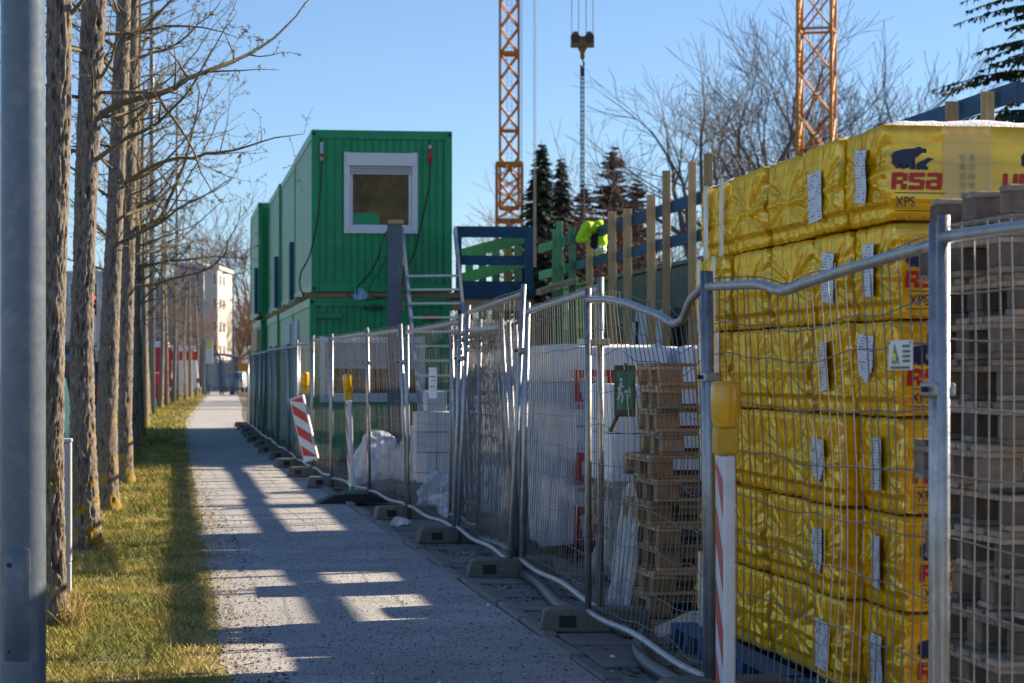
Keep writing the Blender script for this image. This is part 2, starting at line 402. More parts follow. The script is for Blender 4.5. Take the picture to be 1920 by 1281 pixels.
def yellow_film():
    m, nt, p = newmat('yellow_shrink_film')
    mp = coords(nt, (1.2, 1.2, 1.2))
    oi = nt.nodes.new('ShaderNodeObjectInfo')
    addv = nt.nodes.new('ShaderNodeVectorMath'); addv.operation = 'ADD'
    nt.links.new(mp.outputs[0], addv.inputs[0])
    sclv = nt.nodes.new('ShaderNodeVectorMath'); sclv.operation = 'SCALE'; sclv.inputs['Scale'].default_value = 37
    cmb = nt.nodes.new('ShaderNodeCombineXYZ')
    for i in range(3): nt.links.new(oi.outputs['Random'], cmb.inputs[i])
    nt.links.new(cmb.outputs[0], sclv.inputs[0]); nt.links.new(sclv.outputs[0], addv.inputs[1])
    n = nt.nodes.new('ShaderNodeTexNoise'); n.inputs['Scale'].default_value = 5; n.inputs['Detail'].default_value = 6; n.inputs['Distortion'].default_value = 1.6
    nt.links.new(addv.outputs[0], n.inputs['Vector'])
    r = ramp(nt, [(.28, (.72,.32,.001)), (.5, (.93,.48,.002)), (.75, (.97,.60,.006))])
    nt.links.new(n.outputs['Fac'], r.inputs[0])
    # board edges shining through the film
    tc = nt.nodes.new('ShaderNodeTexCoord')
    sep = nt.nodes.new('ShaderNodeSeparateXYZ'); nt.links.new(tc.outputs['Object'], sep.inputs[0])
    mul = nt.nodes.new('ShaderNodeMath'); mul.operation = 'MULTIPLY'; mul.inputs[1].default_value = 1/.0825
    nt.links.new(sep.outputs['Z'], mul.inputs[0])
    fr = nt.nodes.new('ShaderNodeMath'); fr.operation = 'FRACT'; nt.links.new(mul.outputs[0], fr.inputs[0])
    r2 = ramp(nt, [(0, (.58,.5,.4)), (.10, (.95,.92,.85)), (.75, (1,1,1)), (1, (.82,.76,.66))]); nt.links.new(fr.outputs[0], r2.inputs[0])
    mx = nt.nodes.new('ShaderNodeMixRGB'); mx.blend_type = 'MULTIPLY'; mx.inputs[0].default_value = .75
    nt.links.new(r.outputs[0], mx.inputs[1]); nt.links.new(r2.outputs[0], mx.inputs[2])
    nt.links.new(mx.outputs[0], p.inputs['Base Color'])
    p.inputs['Roughness'].default_value = .13
    p.inputs['Specular IOR Level'].default_value = .3
    p.inputs['Specular Tint'].default_value = (1,.72,.16,1)
    n3 = nt.nodes.new('ShaderNodeTexNoise'); n3.noise_type = 'RIDGED_MULTIFRACTAL'; n3.inputs['Scale'].default_value = 5; n3.inputs['Detail'].default_value = 2; n3.inputs['Distortion'].default_value = .8; n3.inputs['Gain'].default_value = 1.2
    n3.inputs['Roughness'].default_value = .6
    mp3 = nt.nodes.new('ShaderNodeMapping'); mp3.inputs['Scale'].default_value = (.5, 3.6, .5); nt.links.new(addv.outputs[0], mp3.inputs[0])
    nt.links.new(mp3.outputs[0], n3.inputs['Vector'])
    b = nt.nodes.new('ShaderNodeBump'); b.inputs['Strength'].default_value = .32; b.inputs['Distance'].default_value = .010
    nt.links.new(n3.outputs['Fac'], b.inputs['Height']); nt.links.new(b.outputs[0], p.inputs['Normal'])
    df = nt.nodes.new('ShaderNodeBsdfDiffuse'); gl = nt.nodes.new('ShaderNodeBsdfGlossy'); gw = nt.nodes.new('ShaderNodeBsdfGlossy')
    gl.inputs['Color'].default_value = (1,.66,.05,1); gl.inputs['Roughness'].default_value = .16
    gw.inputs['Color'].default_value = (1,.95,.85,1); gw.inputs['Roughness'].default_value = .07
    m1 = nt.nodes.new('ShaderNodeMixShader'); m1.inputs[0].default_value = .24
    m2 = nt.nodes.new('ShaderNodeMixShader'); m2.inputs[0].default_value = .06
    nt.links.new(mx.outputs[0], df.inputs['Color'])
    for q in (df, gl, gw): nt.links.new(b.outputs[0], q.inputs['Normal'])
    nt.links.new(df.outputs[0], m1.inputs[1]); nt.links.new(gl.outputs[0], m1.inputs[2])
    nt.links.new(m1.outputs[0], m2.inputs[1]); nt.links.new(gw.outputs[0], m2.inputs[2])
    nt.links.new(m2.outputs[0], nt.nodes['Material Output'].inputs['Surface'])
    return m
M['yellow'] = yellow_film()

def label_mat():
    m, nt, p = newmat('printed_label')
    tc = nt.nodes.new('ShaderNodeTexCoord'); mp = nt.nodes.new('ShaderNodeMapping')
    nt.links.new(tc.outputs['Object'], mp.inputs[0])
    mp.inputs['Rotation'].default_value = (0, R(90), R(90))
    sep = nt.nodes.new('ShaderNodeSeparateXYZ'); nt.links.new(tc.outputs['Object'], sep.inputs[0])
    cmb = nt.nodes.new('ShaderNodeCombineXYZ'); nt.links.new(sep.outputs['Y'], cmb.inputs[0]); nt.links.new(sep.outputs['Z'], cmb.inputs[1])
    br = nt.nodes.new('ShaderNodeTexBrick'); br.inputs['Scale'].default_value = 1
    br.inputs['Brick Width'].default_value = .05; br.inputs['Row Height'].default_value = .013; br.inputs['Mortar Size'].default_value = .0032
    br.inputs['Color1'].default_value = (.12,.12,.13,1); br.inputs['Color2'].default_value = (.72,.73,.76,1); br.inputs['Mortar'].default_value = (.76,.77,.80,1)
    br.inputs['Bias'].default_value = -.1
    nt.links.new(cmb.outputs[0], br.inputs['Vector'])
    nz = nt.nodes.new('ShaderNodeTexNoise'); nz.inputs['Scale'].default_value = 14; nt.links.new(cmb.outputs[0], nz.inputs['Vector'])
    r = ramp(nt, [(.46, (0,0,0)), (.5, (1,1,1))]); nt.links.new(nz.outputs['Fac'], r.inputs[0])
    mx = nt.nodes.new('ShaderNodeMixRGB'); mx.inputs[1].default_value = (.76,.77,.80,1)
    nt.links.new(r.outputs[0], mx.inputs[0]); nt.links.new(br.outputs[0], mx.inputs[2])
    nt.links.new(mx.outputs[0], p.inputs['Base Color']); p.inputs['Roughness'].default_value = .4
    return m
M['label'] = label_mat()

def text_mesh(s, size, offset=0., shear=0., space=1.):
    cu = bpy.data.curves.new('lettering', 'FONT'); cu.body = s; cu.size = size; cu.offset = offset; cu.shear = shear
    cu.space_character = space; cu.extrude = .0008; cu.resolution_u = 3
    o = bpy.data.objects.new('lettering', cu); COL.objects.link(o)
    dg = bpy.context.evaluated_depsgraph_get(); dg.update()
    me = bpy.data.meshes.new_from_object(o.evaluated_get(dg))
    bpy.data.objects.remove(o); bpy.data.curves.remove(cu)
    return me
def lettering(s, size, m, parent, loc, rot=(R(90),0,0), width=None, **kw):
    me = text_mesh(s, size, **kw)
    me.materials.clear(); me.materials.append(m)
    if width:
        xs = [v.co.x for v in me.vertices]; f = width/(max(xs)-min(xs)); x0 = min(xs)
        for v in me.vertices: v.co.x = (v.co.x-x0)*f
    return link('lettering', me, parent, loc, rot)

# ------------------------------------------------------------------ the ground
def strip(name, left, right, m, z, sub=1, kind='structure', jit=0.):
    """left/right: lists of (y, x)"""
    mb = MB()
    ys = []
    lo, hi = left[0][0], left[-1][0]
    y = lo
    while y < hi:
        ys.append(y); y += (.06 if jit and y < 32 else max(.25, (y-4)*.03)*sub) if y < 60 else 3
    ys.append(hi)
    L = np.interp(ys, [a for a,_ in left], [b for _,b in left]); Rr = np.interp(ys, [a for a,_ in right], [b for _,b in right])
    n = len(ys); K = 6
    for i, y in enumerate(ys):
        l = L[i] + jit*.8*noise.noise((y*1.1, 3, 0)) + jit*.45*noise.noise((y*5.1, 9, 0)) + jit*.3*noise.noise((y*17, 5, 0))
        for k in range(K+1):
            mb.v.append((l + (Rr[i]-l)*k/K, y, z))
    for i in range(n-1):
        for k in range(K):
            a = i*(K+1)+k; mb.f.append((a, a+1, a+K+2, a+K+1)); mb.mi.append(0)
    o = mb.build(name, m); tag(o, kind=kind); return o
gm = MB(); gm.quad((-1500,-60,-.02),(1500,-60,-.02),(1500,3000,-.02),(-1500,3000,-.02))
tag(gm.build('ground', M['dirt']), kind='structure')
PL = [(1,.29),(12,.29),(65,.36),(85,.62),(110,1.2),(145,2.0),(175,2.7)]
PR = [(1,2.15),(14,2.15),(24,2.08),(32,1.98),(66,2.05),(85,2.45),(110,3.2),(145,4.0),(175,4.8)]
path = strip('path', PL, PR, M['asphalt'], .004, jit=.13)
GL = [(1,-1.45),(64,-1.45),(90,-1.1),(145,.3),(175,1.0)]
turf = strip('grass_verge', GL, [(y, x+.3) for y, x in PL], M['soil'], 0.0, jit=.0)
strip('road', [(-30,-10.5),(240,-7)], [(-30,-1.6),(240,0.6)], M['road'], -.012)
strip('far_pavement', [(-30,-13.5),(240,-10)], [(-30,-10.5),(240,-7)], M['slab'], -.006)
# a cross street by the bus stop
cs = MB(); cs.quad((-60,163,-.004),(60,163,-.004),(60,171,-.004),(-60,171,-.004)); tag(cs.build('cross_street', M['road']), kind='structure')

# kerb stones beside the road and edging stones of the path, one by one
kb = MB(); kb.box(-.06,.06,0,.985,-.1,.09); kme = kb.mesh('kerb_stone', M['slab'])
kerb = link('kerb', None); tag(kerb, kind='structure')
for i in range(60):
    o = link('kerb_stone', kme, kerb, (-1.52+rnd.uniform(-.006,.006), 8+i, rnd.uniform(-.006,.006)))
eb = MB(); eb.box(-.045,.045,0,.985,-.1,.03); eme = eb.mesh('edging_stone', M['slab'])
for i in range(56):
    y = 6+i
    x = float(np.interp(y, [a for a,_ in PR], [b for _,b in PR]))+.05
    bevel(link('edging_stone', eme, path, (x+rnd.uniform(-.008,.008), y, rnd.uniform(-.012,.006)), (rnd.uniform(-.008,.008), rnd.uniform(-.05,.05), rnd.uniform(-.012,.012))), .012)
# concrete slabs under the fence
pv = link('fence_pavement', None); tag(pv, kind='structure')
sb = MB(); sb.box(.004,.496,.004,.496,-.06,.016); sme = sb.mesh('paving_slab', M['slab'])
for i in range(34):
    for j in range(2):
        y = 8+i*.5; x = float(np.interp(y, [a for a,_ in PR], [b for _,b in PR]))+.1+j*.5
        bevel(link('paving_slab', sme, pv, (x, y, rnd.uniform(-.012,.006)), (rnd.uniform(-.012,.012), rnd.uniform(-.012,.012), rnd.uniform(-.01,.01))), .006)

# grass blades: one uncountable mass
def grass():
    rng = np.random.default_rng(3)
    def area(n, y0, y1, ln, wd):
        y = y0 + (y1-y0)*rng.random(n)**1.3
        pl = np.interp(y, [a for a,_ in PL], [b for _,b in PL]); gl = np.interp(y, [a for a,_ in GL], [b for _,b in GL])
        t = rng.random(n)
        x = gl + (pl+.22-gl)*t
        nv = np.array([noise.noise((a*1.6, b*.9, 0)) + .5*noise.noise((a*5, b*4, 7)) for a, b in zip(x, y)])
        edge = np.clip((pl+.2-x)/.55, 0, 1)
        keep = rng.random(n) < (.06+.94*edge**.8)*np.clip(1.0+nv*1.2, .25, 1)
        x, y, nv, edge = x[keep], y[keep], nv[keep], edge[keep]; n = len(x)
        L = ln*(.45+rng.random(n))*(.55+.6*edge)*(1+.5*np.clip(-nv, -.5, 1)); a = rng.random(n)*6.283; b = rng.random(n)*6.283
        tilt = .5+rng.random(n)*1.0
        dx, dy = np.cos(a)*wd, np.sin(a)*wd
        tx, ty = np.cos(b)*np.sin(tilt)*L, np.sin(b)*np.sin(tilt)*L; tz = np.cos(tilt)*L
        v = np.empty((n, 3, 3)); z0 = .001
        v[:,0] = np.stack([x-dx, y-dy, np.full(n, z0)], 1); v[:,1] = np.stack([x+dx, y+dy, np.full(n, z0)], 1)
        v[:,2] = np.stack([x+tx, y+ty, z0+tz], 1)
        tint = np.clip(.58 + nv*.65 + rng.normal(0, .17, n) + (1-edge)*.25, 0, 1)
        return v.reshape(-1,3), np.repeat(tint, 3)
    parts = [area(130000, 10, 24, .042, .0032), area(70000, 24, 50, .06, .005), area(30000, 50, 150, .10, .012)]
    v = np.concatenate([p[0] for p in parts]); t = np.concatenate([p[1] for p in parts]); n = len(v)//3
    me = bpy.data.meshes.new('grass'); me.vertices.add(len(v)); me.vertices.foreach_set('co', v.ravel())
    me.loops.add(len(v)); me.loops.foreach_set('vertex_index', np.arange(len(v), dtype=np.int32))
    me.polygons.add(n); me.polygons.foreach_set('loop_start', np.arange(0, len(v), 3, dtype=np.int32))
    at = me.attributes.new('tint', 'FLOAT', 'POINT'); at.data.foreach_set('value', t)
    me.materials.append(M['grass']); me.update(); me.validate()
    tag(link('grass', me), 'short yellowing green grass along the tree row', 'grass', kind='stuff')
grass()
# dry grass tufts at the trunk feet
def tuft(p, n, L, name_label):
    mb = MB()
    for i in range(n):
        a = rnd.uniform(0, 6.28); l = L*rnd.uniform(.4,1); t = rnd.uniform(.2,1.1)
        b = Vector((rnd.gauss(0,.05), rnd.gauss(0,.05), 0)); d = Vector((math.cos(a)*math.sin(t), math.sin(a)*math.sin(t), math.cos(t)))*l
        mb.tube([b, b+d*.55+Vector((0,0,.02*l)), b+d-Vector((0,0,.25*l*t))], [.0028,.002,.0006], 3)
    tag(mb.build('dry_grass_tuft', M['straw'], loc=p), name_label, 'grass tuft')
M['straw'] = mat('straw', (.46,.34,.14), .8, 0, .3, 6)
# gravel and litter along the path edge: small stones nobody could count
def scatter(name, n, area, size, m, flat, seed, label, cat):
    rg = random.Random(seed); mb = MB()
    for i in range(n):
        x, y = area(rg); s = size*rg.uniform(.4,1.5)
        a = rg.uniform(0, 6.28); z = .005 + s*flat*.35
        pts = []
        k = len(mb.v)
        for j in range(4):
            an = a+j*1.571; rr = s*rg.uniform(.6,1.1)
            mb.v.append((x+math.cos(an)*rr, y+math.sin(an)*rr, max(.006, z*rg.uniform(.2,1.1))))
        mb.v.append((x, y, z+s*flat*rg.uniform(.4,1)))
        for j in range(4):
            mb.f.append((k+j, k+(j+1)%4, k+4)); mb.mi.append(0)
    return tag(mb.build(name, m), label, cat, kind='stuff')
M['pebble'] = mat('pale_pebbles', (.36,.33,.30), .9, 0, .4, 30)
scatter('gravel', 5200, lambda g: ((lambda y: (float(np.interp(y,[a for a,_ in PL],[b for _,b in PL]))+ (g.random()**2.2*1.85), y))(10.5+g.random()**1.6*24)), .006, M['pebble'], .7, 5, 'loose pale grit scattered over the asphalt path', 'gravel')
scatter('leaf_litter', 2600, lambda g: (2.3+g.random()**1.2*1.3, 10.5+g.random()*12), .018, M['litter'], .5, 6, 'brown dead leaves lying under the mesh fence', 'leaves')
scatter('leaf_litter', 260, lambda g: (-1.2+g.random()*1.9, 11+g.random()*20), .014, M['litter'], .6, 8, 'few brown dead leaves lying in the verge grass', 'leaves')
M['grit'] = mat('dark_grit', (.05,.045,.04), .9, 0, .4, 30)
scatter('grit', 5200, lambda g: (.32+g.random()*1.8, 10.5+g.random()**1.5*16), .0062, M['grit'], .7, 15, 'dark grit scattered over the asphalt path', 'grit')
scatter('grit', 1500, lambda g: (.1+g.random()**.8*.5, 10.5+g.random()**1.4*22), .010, M['litter'], .6, 16, 'brown debris along the ragged grass edge of path', 'grit')
M['crumb'] = mat('white_crumbs', (.75,.75,.74), .8, 0, .05, 10)
scatter('foam_crumbs', 110, lambda g: (-.5+g.random()**.5*3.6, 11+g.random()*20), .011, M['crumb'], .8, 9, 'white foam crumbs strewn over path and verge', 'crumbs')

# ------------------------------------------------------------------ ginkgo trees of the verge
def trunk_mesh(center, radii, seg, ring, seed, rough):
    """center: list of (z, x, y); bark ridges are real relief"""
    zs = [c[0] for c in center]; H = zs[-1]
    n = max(6, int(H/ring)); V = []; A = []; F = []
    for i in range(n+1):
        z = H*i/n
        cx = np.interp(z, zs, [c[1] for c in center]); cy = np.interp(z, zs, [c[2] for c in center])
        r = np.interp(z, [a for a,_ in radii], [b for _,b in radii])
        for j in range(seg):
            a = 2*math.pi*j/seg
            q = Vector((math.cos(a)*r*62+seed*7, math.sin(a)*r*62, z*7.5))
            w = noise.noise(q*.35)*1.1
            v = 1-abs(noise.noise(q+Vector((w,w,w*.5)))) *2.2
            v2 = noise.noise(q*3.1)*.35
            h = max(-1, min(1, v+v2))
            rr = r*(1+rough*(h*.5-.15)) + r*.05*noise.noise(Vector((math.cos(a)*.9, math.sin(a)*.9, z*1.1+seed)))
            V.append((cx+math.cos(a)*rr, cy+math.sin(a)*rr, z)); A.append(h*.5+.5)
    for i in range(n):
        for j in range(seg):
            a = i*seg+j; b = i*seg+(j+1)%seg
            F.append((a,b,b+seg,a+seg))
    F.append(tuple(n*seg+j for j in range(seg)))
    me = bpy.data.meshes.new('trunk'); me.from_pydata(V, [], F)
    at = me.attributes.new('ridge', 'FLOAT', 'POINT'); at.data.foreach_set('value', A)
    me.polygons.foreach_set('use_smooth', [True]*len(me.polygons))
    me.materials.append(M['bark']); me.update(); return me

def limb(mb, rg, p, d, L, r, depth, spur, up=.35, k=5):
    n = max(4, int(L/.16)); step = L/n
    pts = [Vector(p)]; rad = [r]; d = Vector(d).normalized()
    for i in range(n):
        d = (d + Vector((rg.gauss(0,.17), rg.gauss(0,.17), rg.gauss(0,.15)+up*.7*step))).normalized()
        pts.append(pts[-1]+d*step); rad.append(max(.0022, r*(1-.86*(i+1)/n)))
        if i >= 1 and depth > 0 and rg.random() < (.55 if depth > 1 else .38):
            s = Vector((rg.gauss(0,1), rg.gauss(0,1), rg.gauss(.25,.6)))
            s = (s - d*s.dot(d)); s.normalize()
            dd = (d*rg.uniform(.25,.8)+s).normalized()
            limb(mb, rg, pts[-1], dd, L*rg.uniform(.22,.5)*(1-.45*i/n), rad[-1]*rg.uniform(.45,.7), depth-1, spur, up*1.1, 4)
        if spur:
            for q in range(rg.choice((1,2,2,3))):
                s = Vector((rg.gauss(0,1), rg.gauss(0,1), rg.gauss(0,1))); s = s-d*s.dot(d); s.normalize()
                b = pts[-2].lerp(pts[-1], rg.random()); l = rg.uniform(.012,.03)
                w = max(.0035, rad[-1]*.5)
                mb.tube([b, b+s*l+d*l*.3], [w, w*.85], 3, cap=False)
    mb.tube(pts, rad, k)

def ginkgo(base, profile, radii, H, seed, label, seg=28, ring=.03, rough=.32, nl=13, b0=2.9, bl=2.0, spur=True, forced=(), group='bare trees along the verge'):
    t = thing('ginkgo_tree', label, 'tree', base, 0, group)
    cen = [(z, x, y) for z, x, y in profile]
    cen.append((H, profile[-1][1]+.05, profile[-1][2]))
    link('trunk', trunk_mesh(cen, radii+[(H, .022)], seg, ring, seed, rough), t)
    rg = random.Random(seed*17+3); mb = MB()
    for i in range(nl):
        z = b0 + (H-b0-.3)*(i+rg.random()*.6)/nl
        x = np.interp(z, [c[0] for c in cen], [c[1] for c in cen]); y = np.interp(z, [c[0] for c in cen], [c[2] for c in cen])
        a = i*2.4+rg.uniform(-.5,.5)
        d = Vector((math.cos(a), math.sin(a), rg.uniform(.15,.7)))
        L = bl*rg.uniform(.35,1.15)*(1-.45*(z-b0)/(H-b0))
        limb(mb, rg, (x,y,z), d, L, rg.uniform(.013,.026), 3 if L > .9 else 2, spur)
    for (z, d, L, r) in forced:
        x = np.interp(z, [c[0] for c in cen], [c[1] for c in cen]); y = np.interp(z, [c[0] for c in cen], [c[2] for c in cen])
        limb(mb, rg, (x,y,z), d, L, r, 2, spur, up=.28)
    mb.build('branches', M['branch'], t, smooth=True)
    return t
g1 = G(108,1172); g2 = G(162,1032); g3 = G(203,958); g4 = G(234,906); g5 = G(252,863)
def offs(base, z, pix):   # profile from photo x positions of the trunk axis at several heights
    out = []
    for (x, y) in pix:
        p = W(x, y, z); out.append((max(0, p.z), (p.x-base.x)*.9, (p.y-base.y)*0))
    return sorted(out)
def zc(p): return p.x*ST+p.y*CT
ginkgo(g1, offs(g1, zc(g1), [(101,1172),(98,1000),(96,800),(98,600),(108,300),(112,0)]), [(0,.09),(.15,.068),(.8,.064),(2.5,.068),(4,.068)], 7.4, 1,
       'bare tree with deeply furrowed bark in front of grey cable cabinet', seg=72, ring=.012, rough=.5, nl=20, b0=3.6, bl=1.8)
ginkgo(g2, offs(g2, zc(g2), [(163,1032),(155,850),(152,650),(158,450),(166,250),(178,0)]), [(0,.15),(.15,.118),(1.0,.102),(2.5,.085),(4.6,.1)], 8.0, 2,
       'bare tree with long lichen-covered limb reaching over the path', seg=64, ring=.016, rough=.42, nl=30, b0=3.3, bl=2.0, forced=((3.75,(1,.1,.33),2.6,.034),(4.0,(.9,-.4,.1),1.2,.02)))
ginkgo(g3, offs(g3, zc(g3), [(203,958),(200,800),(205,650),(212,500),(222,300),(236,0)]), [(0,.15),(.2,.115),(1.5,.105),(3,.09),(5,.085)], 8.3, 3,
       'bare tree with pale smooth upper trunk and split bark scar', seg=44, ring=.03, nl=40, b0=2.9, bl=2.2, forced=((3.6,(1,-.2,.5),2.3,.03),))
ginkgo(g4, offs(g4, zc(g4), [(234,906),(230,800),(236,600),(241,400),(247,200),(254,0)]), [(0,.15),(.2,.12),(1.5,.11),(3,.1),(5,.09)], 8.6, 4,
       'bare tree with low curved limb sweeping up over the path', seg=40, ring=.04, nl=44, b0=2.7, bl=2.5, forced=((3.55,(1,-.1,.25),2.9,.04),(3.15,(1,.2,.05),2.0,.024)))
ginkgo(g5, offs(g5, zc(g5), [(250,863),(248,780),(250,600),(252,400),(256,200),(262,0)]), [(0,.15),(.2,.115),(1.5,.095),(3,.09),(6,.07)], 9.0, 5,
       'bare tree whose trunk foot is covered in yellow lichen and tufted grass', seg=32, ring=.05, nl=44, b0=2.6, bl=2.5, forced=((3.4,(1,0,.15),2.4,.03),(4.4,(1,-.3,.3),2.4,.03)))
far_lbl = 'slender bare tree in the verge row between lamp post and bus shelter'
for i, (px, py) in enumerate([(263,822),(272,800),(277,778),(301,766),(312,760),(325,756),(348,750),(357,747),(368,743)]):
    b = G(px, py); h = rnd.uniform(8,10)
    lb = ['shaded dark bare tree standing before the side parking bay', 'thin dark bare tree close behind the shaded tree'][i] if i < 2 else 'slender bare tree, %s of the row running toward the bus shelter' % NTH[i-1]
    ginkgo(b, [(0,0,0),(3,rnd.uniform(-.1,.1),0),(6,rnd.uniform(-.15,.2),0)], [(0,.14),(.3,.11),(3,.08),(6,.05)], h, 20+i, lb, seg=14, ring=.15, nl=32, b0=2.6, bl=2.2, spur=(i<3), group='slender trees toward the bus shelter' if i > 1 else 'shaded trees by the parking bay')
tuft(g1+Vector((.08,-.05,0)), 110, .34, 'dry straw-coloured grass at foot of the furrowed tree')
tuft(g2+Vector((.08,-.08,0)), 40, .16, 'short dry grass at foot of the tree with long limb')
tuft(g5+Vector((.1,-.1,0)), 160, .28, 'green-yellow grass clump at foot of the lichen-covered trunk')

# ------------------------------------------------------------------ lamp post, cabinet
def lamp_near():
    b = W(43, 695, 10.15); b.z = 0
    t = thing('street_lamp', 'thick grey painted lamp post with small service door', 'street lamp', b)
    mb = MB(); mb.lathe([(.15,-.3),(.097,0),(.095,.9),(.0945,2.2),(.085,5),(.07,7.5),(.0,7.5)], 56)
    mb.build('pole', M['lamp_paint'], t, smooth=True)
    # service door: a curved plate 3 mm proud, facing the camera
    d = MB(); a0 = math.atan2(-b.y, -b.x) - .30
    z0, z1 = .36, .83
    ang = [a0-.62+1.24*i/14 for i in range(15)]
    for i in range(14):
        for (za, zb) in ((z0, z1),):
            e0 = .018 if i in (0,) else 0; e1 = .018 if i == 13 else 0
            p = lambda a, z, r=.0985: (math.cos(a)*r, math.sin(a)*r, z)
            d.quad(p(ang[i], za+e0), p(ang[i+1], za+e1), p(ang[i+1], zb-e1), p(ang[i], zb-e0))
    o = d.build('service_door', M['lamp_paint'], t, smooth=True)
    sm = o.modifiers.new('solid', 'SOLIDIFY'); sm.thickness = .004; sm.offset = -1
    bevel(o, .0015)
    for zz in (.76, .40):
        l = MB(); l.tube([(math.cos(a0-.3)*.095, math.sin(a0-.3)*.095, zz), (math.cos(a0-.3)*.106, math.sin(a0-.3)*.106, zz)], .010 if zz > .6 else .005, 8); l.build('door_lock', M['darksteel'], t)
    h = MB(); h.beam((0,0,7.45),(-1.2,0,7.7),.07,.07); h.box(-1.75,-1.05,-.13,.13,7.66,7.78); h.build('lamp_head', M['lamp_paint'], t)
lamp_near()
cb = G(122,1112)
t = thing('cable_cabinet', 'light grey plastic cable cabinet behind the furrowed tree', 'cabinet', cb)
c_ = MB(); c_.box(-.20,.045,-.1,.1,.22,1.06); bevel(c_.build('cabinet_body', M['cabinet'], t), .008)
c_ = MB(); c_.box(-.205,.05,-.105,.105,1.063,1.09); bevel(c_.build('lid', M['cabinet'], t), .006)
c_ = MB(); c_.box(-.198,.043,-.098,.098,-.05,.215); bevel(c_.build('plinth', M['cabinet'], t), .006)
c_ = MB(); c_.box(-.17,.02,-.104,-.1005,.3,1.0); bevel(c_.build('door', M['cabinet'], t), .001)

# ------------------------------------------------------------------ mesh fence
FENCE_GROUP = 'galvanised mesh fence panels along the path'
def panel(a, b, ha, hb, label, top=None, sag=0., lean=(0,0), wav=.012, seed=0, group=None, zb=.13, ext=0., wires=True):
    """a, b: foot points (x,y); ha, hb: post heights; lean: x shift of the post tops; top: optional [(t, dz, dx)] bends of the top tube"""
    rg = random.Random(seed+100)
    t = thing('mesh_fence', label, 'fence', (a[0], a[1], 0), 0, group)
    A = Vector((0,0,0)); B = Vector((b[0]-a[0], b[1]-a[1], 0))
    L = B.length; nrm = Vector((B.y, -B.x, 0)).normalized()
    def P(s, h):       # s 0..1 along, h 0..1 up the panel
        ln = lean[0]*(1-s)+lean[1]*s
        hh = ha*(1-s)+hb*s
        z0 = .13 + zb - .13
        dz = dx = 0
        if top:
            dz = np.interp(s, [q[0] for q in top], [q[1] for q in top])*max(0, (h-.25)/.75)
            dx = np.interp(s, [q[0] for q in top], [q[2] for q in top])*h
        bow = wav*math.sin(s*math.pi)*math.sin(h*math.pi)*2.2
        return A.lerp(B, s) + Vector((ln*h+dx+bow, 0, z0 + (hh-z0)*h + dz))
    for s, hh in ((0, ha), (1, hb)):
        m = MB(); p0 = P(s, 0); p1 = P(s, 1)
        p0 = Vector((p0.x, p0.y, .03)); p1 = p1+Vector((0,0,.06+ext))
        m.tube([p0, (p0+p1)/2, p1], .0205, 12); m.build('post', M['galv'], t, smooth=True)
    ss = [i/22 for i in range(23)]
    m = MB(); m.tube([P(s, 1)+Vector((0,0,-.01)) for s in ss], .0205, 12); m.build('top_tube', M['galv'], t, smooth=True)
    m = MB(); m.tube([P(s, .0)+Vector((0,0,.02+.012*math.sin(s*9+seed))) for s in ss], .0195, 10); m.build('bottom_tube', M['galv'], t, smooth=True)
    w = MB()
    nv = max(4, int(L/.112)); ph = rg.uniform(0,6)
    for i in range(1, nv):
        s = i/nv; s2 = s+rg.gauss(0,.0015); k = rg.gauss(0,.003)
        pts = []
        for h in (0,.2,.4,.6,.8,.93,1.0):
            sh = s + (wav*.35*math.sin(h*5+ph+s*3)) * math.sin(h*math.pi)
            if top:   # bent tubes drag the wires along
                sh += .02*math.sin(h*3.14)*np.interp(s, [q[0] for q in top], [q[1] for q in top])
            pts.append(P(min(1,max(0,sh)), h)+Vector((k,0,0)))
        e = pts[-1]+Vector((0,0,.035 if rg.random() < .9 else -.02)); pts.append(e); pts[0] = pts[0]-Vector((0,0,.02))
        w.tube([p+nrm*.022 for p in pts], .0026 if a[1] < 15 else .0019, 4, cap=False)
    for h in (.035,.145,.255,.37,.485,.595,.71,.825,.955 if not top else .9,1.015):
        off = rg.gauss(0,.01)
        pts = [P(s, h)+Vector((0,0,off*math.sin(s*3.14)+wav*1.1*noise.noise((s*7+seed, h*9, 0)))) for s in ss]
        w.tube([p+nrm*.0265 for p in pts], .0028 if a[1] < 15 else .0023, 4, cap=False)
    if wires: tag(w.build('wire_mesh', M['wire'], t, smooth=True), kind='stuff')
    return t
# feet read from the photograph's ground line
F = {}
def foot_pt(px, py): g = G(px, py); return (g.x, g.y)
Z7 = W(1758,700,7.7); N0 = (2.36, 3.6)
F1 = (Z7.x, Z7.y); F2 = (lambda v:(v.x, v.y))(W(1334,700,11.1)); F3 = foot_pt(1101,1190); F4 = foot_pt(962,1088); F5 = foot_pt(857,1022); F6 = foot_pt(766,977); F7 = foot_pt(693,944); F8 = foot_pt(622,916)
panel(N0, (F1[0]-.005, F1[1]-.075), 2.02, 2.0, 'mesh fence panel in front of the grey pallet stack', lean=(.03,.0), seed=1, top=[(0,0,0),(.6,-.03,.0),(1,0,0)], group=FENCE_GROUP)
panel((F1[0]+.012, F1[1]+.065), (F2[0], F2[1]-.03), 1.985, 1.965, 'mesh fence panel with dented top tube before the yellow packs', lean=(.0,-.02), seed=2, top=[(0,0,0),(.3,-.03,0),(.5,-.06,.0),(.62,-.075,.02),(.7,-.03,.0),(1,0,0)], wav=.02, group=FENCE_GROUP)
